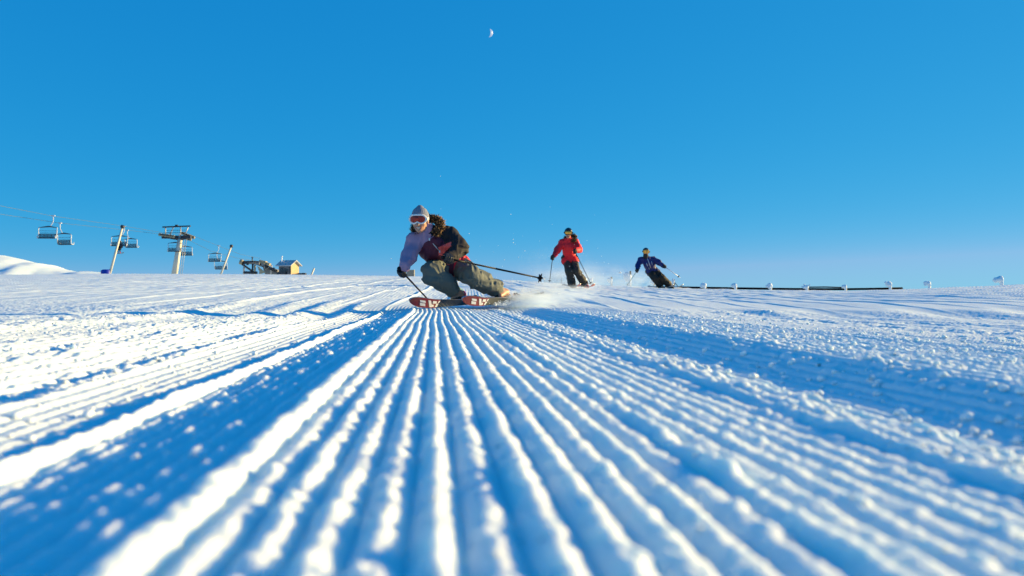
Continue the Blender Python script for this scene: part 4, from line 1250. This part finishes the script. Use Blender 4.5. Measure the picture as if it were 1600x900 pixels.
# ------------------------------------------------------------------ moon
def build_moon():
    Y = 9000.0
    c = P(764.0, 51.5, Y); r = 6.3 / FPX * Y
    ax = unit(np.array([c[0], c[1], c[2]])); rt = unit(np.cross(ax, [0, 0, 1])); up = np.cross(rt, ax)
    up, rt = unit(up * math.cos(.12) + rt * math.sin(.12)), unit(rt * math.cos(.12) - up * math.sin(.12))
    # the sunlit part of the globe only: the night side is as blue as the sky before it
    nu, nv = 24, 24
    v, f = [], []
    for i in range(nu + 1):
        th = math.pi * i / nu - math.pi / 2
        for j in range(nv + 1):
            ph = R(20) + (R(95) - R(20)) * j / nv
            d = rt * (math.cos(th) * math.sin(ph)) - ax * (math.cos(th) * math.cos(ph)) + up * math.sin(th)
            v.append(c + d * r)
    for i in range(nu):
        for j in range(nv):
            f.append((i * (nv + 1) + j, i * (nv + 1) + j + 1, (i + 1) * (nv + 1) + j + 1, (i + 1) * (nv + 1) + j))
    m = bpy.data.materials.new("moonlight"); m.use_nodes = True
    nt = m.node_tree; b_ = nt.nodes["Principled BSDF"]
    b_.inputs["Base Color"].default_value = (0.1, 0.1, 0.1, 1)
    n = nt.nodes.new("ShaderNodeTexNoise"); n.inputs["Scale"].default_value = .03
    t = nt.nodes.new("ShaderNodeTexCoord"); nt.links.new(t.outputs["Object"], n.inputs["Vector"])
    rp = nt.nodes.new("ShaderNodeValToRGB"); rp.color_ramp.elements[0].color = (.06, .10, .165, 1); rp.color_ramp.elements[1].color = (.095, .13, .185, 1)
    nt.links.new(n.outputs["Fac"], rp.inputs["Fac"]); nt.links.new(rp.outputs["Color"], b_.inputs["Emission Color"])
    b_.inputs["Emission Strength"].default_value = 1.0
    o = mesh_obj("moon", v, f, m, None, origin=c)
    tag(o, "pale half moon high in the blue sky above the near skier", "moon")
build_moon()

# ------------------------------------------------------------------ powder in the air
def puff(name, c, rad, dens, rot=0, seed=0, nsc=2.2, label=None, lo=.42):
    bm = bmesh.new(); bmesh.ops.create_icosphere(bm, subdivisions=3, radius=1.0)
    me = bpy.data.meshes.new(name); bm.to_mesh(me); bm.free()
    o = bpy.data.objects.new(name, me); COL.objects.link(o)
    o.location = Vector(c); o.scale = rad; o.rotation_euler = rot if isinstance(rot, tuple) else (0, 0, rot)
    m = bpy.data.materials.new(name + "_air"); m.use_nodes = True
    nt = m.node_tree; nt.nodes.clear()
    out = nt.nodes.new("ShaderNodeOutputMaterial"); pv = nt.nodes.new("ShaderNodeVolumePrincipled")
    pv.inputs["Color"].default_value = (0.84, 0.93, 1.0, 1); pv.inputs["Anisotropy"].default_value = 0.1
    tc = nt.nodes.new("ShaderNodeTexCoord")
    ln = nt.nodes.new("ShaderNodeVectorMath"); ln.operation = 'LENGTH'; nt.links.new(tc.outputs["Object"], ln.inputs[0])
    fall = nt.nodes.new("ShaderNodeMapRange"); fall.interpolation_type = 'SMOOTHSTEP'
    fall.inputs[1].default_value = 1.0; fall.inputs[2].default_value = 0.15; fall.inputs[3].default_value = 0; fall.inputs[4].default_value = 1
    nt.links.new(ln.outputs["Value"], fall.inputs[0])
    ad = nt.nodes.new("ShaderNodeVectorMath"); ad.operation = 'ADD'; ad.inputs[1].default_value = (seed, seed * .7, 0); nt.links.new(tc.outputs["Object"], ad.inputs[0])
    n = nt.nodes.new("ShaderNodeTexNoise"); n.inputs["Scale"].default_value = nsc; n.inputs["Detail"].default_value = 4; nt.links.new(ad.outputs[0], n.inputs["Vector"])
    mr = nt.nodes.new("ShaderNodeMapRange"); mr.inputs[1].default_value = lo; mr.inputs[2].default_value = .72; nt.links.new(n.outputs["Fac"], mr.inputs[0])
    mu = nt.nodes.new("ShaderNodeMath"); mu.operation = 'MULTIPLY'; nt.links.new(fall.outputs[0], mu.inputs[0]); nt.links.new(mr.outputs[0], mu.inputs[1])
    m2 = nt.nodes.new("ShaderNodeMath"); m2.operation = 'MULTIPLY'; m2.inputs[1].default_value = dens; nt.links.new(mu.outputs[0], m2.inputs[0])
    nt.links.new(m2.outputs[0], pv.inputs["Density"]); nt.links.new(pv.outputs[0], out.inputs["Volume"])
    me.materials.append(m)
    tag(o, label, "snow cloud", None, "stuff")
    return o
puff("powder_cloud", P(812, 469, 8.85), (.56, .45, .11), 15, R(-18), 1, 2.4, "dense powder thrown up along the near skier's outer ski", .30)
puff("powder_cloud", P(862, 459, 9.7), (.85, .7, .14), 3.5, R(-14), 2, 2.0, "thinning powder trailing behind the near skier's skis", .32)
puff("powder_cloud", P(884, 440, 22.6), (1.35, 1.0, .5), 1.3, 0, 3, 2.2, "powder cloud round the red jacketed skier's legs", .36)
puff("powder_cloud", P(868, 418, 23.2), (1.5, 1.0, .75), .25, 0, 4, 2.0, "faint powder haze left of the red jacketed skier", .36)
puff("powder_cloud", P(930, 438, 24.0), (1.6, 1.0, .65), .9, 0, 5, 2.0, "powder haze between the red and blue jacketed skiers", .36)
puff("powder_cloud", P(1000, 440, 28.2), (1.1, .8, .5), 1.6, 0, 6, 2.0, "powder haze behind the blue jacketed skier's legs", .38)

def flakes():
    rng = np.random.default_rng(12)
    v, f = [], []
    def fl(p, s):
        o = len(v)
        for d in ((1, 0, 0), (-1, 0, 0), (0, 1, 0), (0, -1, 0), (0, 0, 1), (0, 0, -1)):
            v.append(p + np.array(d) * s)
        for q in ((0, 2, 4), (2, 1, 4), (1, 3, 4), (3, 0, 4), (2, 0, 5), (1, 2, 5), (3, 1, 5), (0, 3, 5)):
            f.append([o + e for e in q])
    for _ in range(4200):                                        # thrown from the outer edge of the skis
        t = rng.random() ** 1.6
        px = 772 + 100 * t + rng.normal() * 5
        py = 477 - 16 * t - abs(rng.normal()) * (2.5 + 7 * t) + rng.normal() * 1.2
        fl(P(px, py, 8.6 + 1.1 * t + rng.normal() * .12), rng.uniform(.0014, .0060))
    for _ in range(700):                                         # heavier grains nearest the edge
        t = rng.random() ** 1.3
        fl(P(778 + 70 * t + rng.normal() * 7, 478 - 12 * t - abs(rng.normal()) * (2 + 9 * t), 8.5 + .9 * t + rng.normal() * .15), rng.uniform(.004, .0085))
    for _ in range(170):
        fl(P(rng.uniform(640, 960), 470 - abs(rng.normal()) * 55, rng.uniform(8.3, 11)), rng.uniform(.0015, .0045))
    for x, y in ((733, 365), (802, 374), (788, 406), (611, 404), (625, 407), (802, 379), (798, 335), (810, 402), (820, 392)):
        fl(P(x, y, 8.7), .0055)
    o = mesh_obj("airborne_snow", v, f, L_['rime'], None, smooth=False)
    tag(o, "loose flakes and crumbs of snow flying round the near skier", "flying snow", None, "stuff")
flakes()

def crumbs():
    """loose balls of snow lying in the shaded lanes"""
    rng = np.random.default_rng(5)
    bm = bmesh.new(); bmesh.ops.create_icosphere(bm, subdivisions=2, radius=1.0)
    bv = np.array([q.co[:] for q in bm.verts]); bf = np.array([[q.index for q in fc.verts] for fc in bm.faces]); bm.free()
    pos = []
    def lane(u0, u1, y0, y1, n, s0, s1):
        for _ in range(n):
            y = y0 * (y1 / y0) ** rng.random(); u = rng.uniform(u0, u1)
            pos.append((u - .096 * y, y, s0 + (s1 - s0) * rng.random() ** 2.5))
    lane(.72, 1.12, .9, 6, 420, .003, .012); lane(-.46, -.25, .9, 7, 160, .002, .006); lane(.58, .72, .7, 7, 300, .002, .006)
    lane(-.80, -.56, 1.0, 7, 160, .003, .010); lane(-.2, .6, .45, 5, 260, .0012, .0035); lane(1.1, 2.6, 1.8, 7, 500, .004, .012); lane(-2.4, -.8, 1.5, 7, 500, .004, .012)
    xs = np.array([p[0] for p in pos]); ys = np.array([p[1] for p in pos]); rs = np.array([p[2] for p in pos])
    zs = ground_z(xs, ys)
    V, F = [], []
    for k in range(len(pos)):
        w = bv * (1 + .22 * n3(bv * 1.6 + k * 3.1, 9)[:, None]) * [1, 1, .8]
        V.append(w * rs[k] + [xs[k], ys[k], zs[k] + rs[k] * .35]); F.append(bf + k * len(bv))
    o = mesh_obj("snow_crumbs", np.vstack(V), np.vstack(F), snow, None)
    tag(o, "loose crumbs of snow scattered over the groomed lanes", "snow crumbs", None, "stuff")
crumbs()
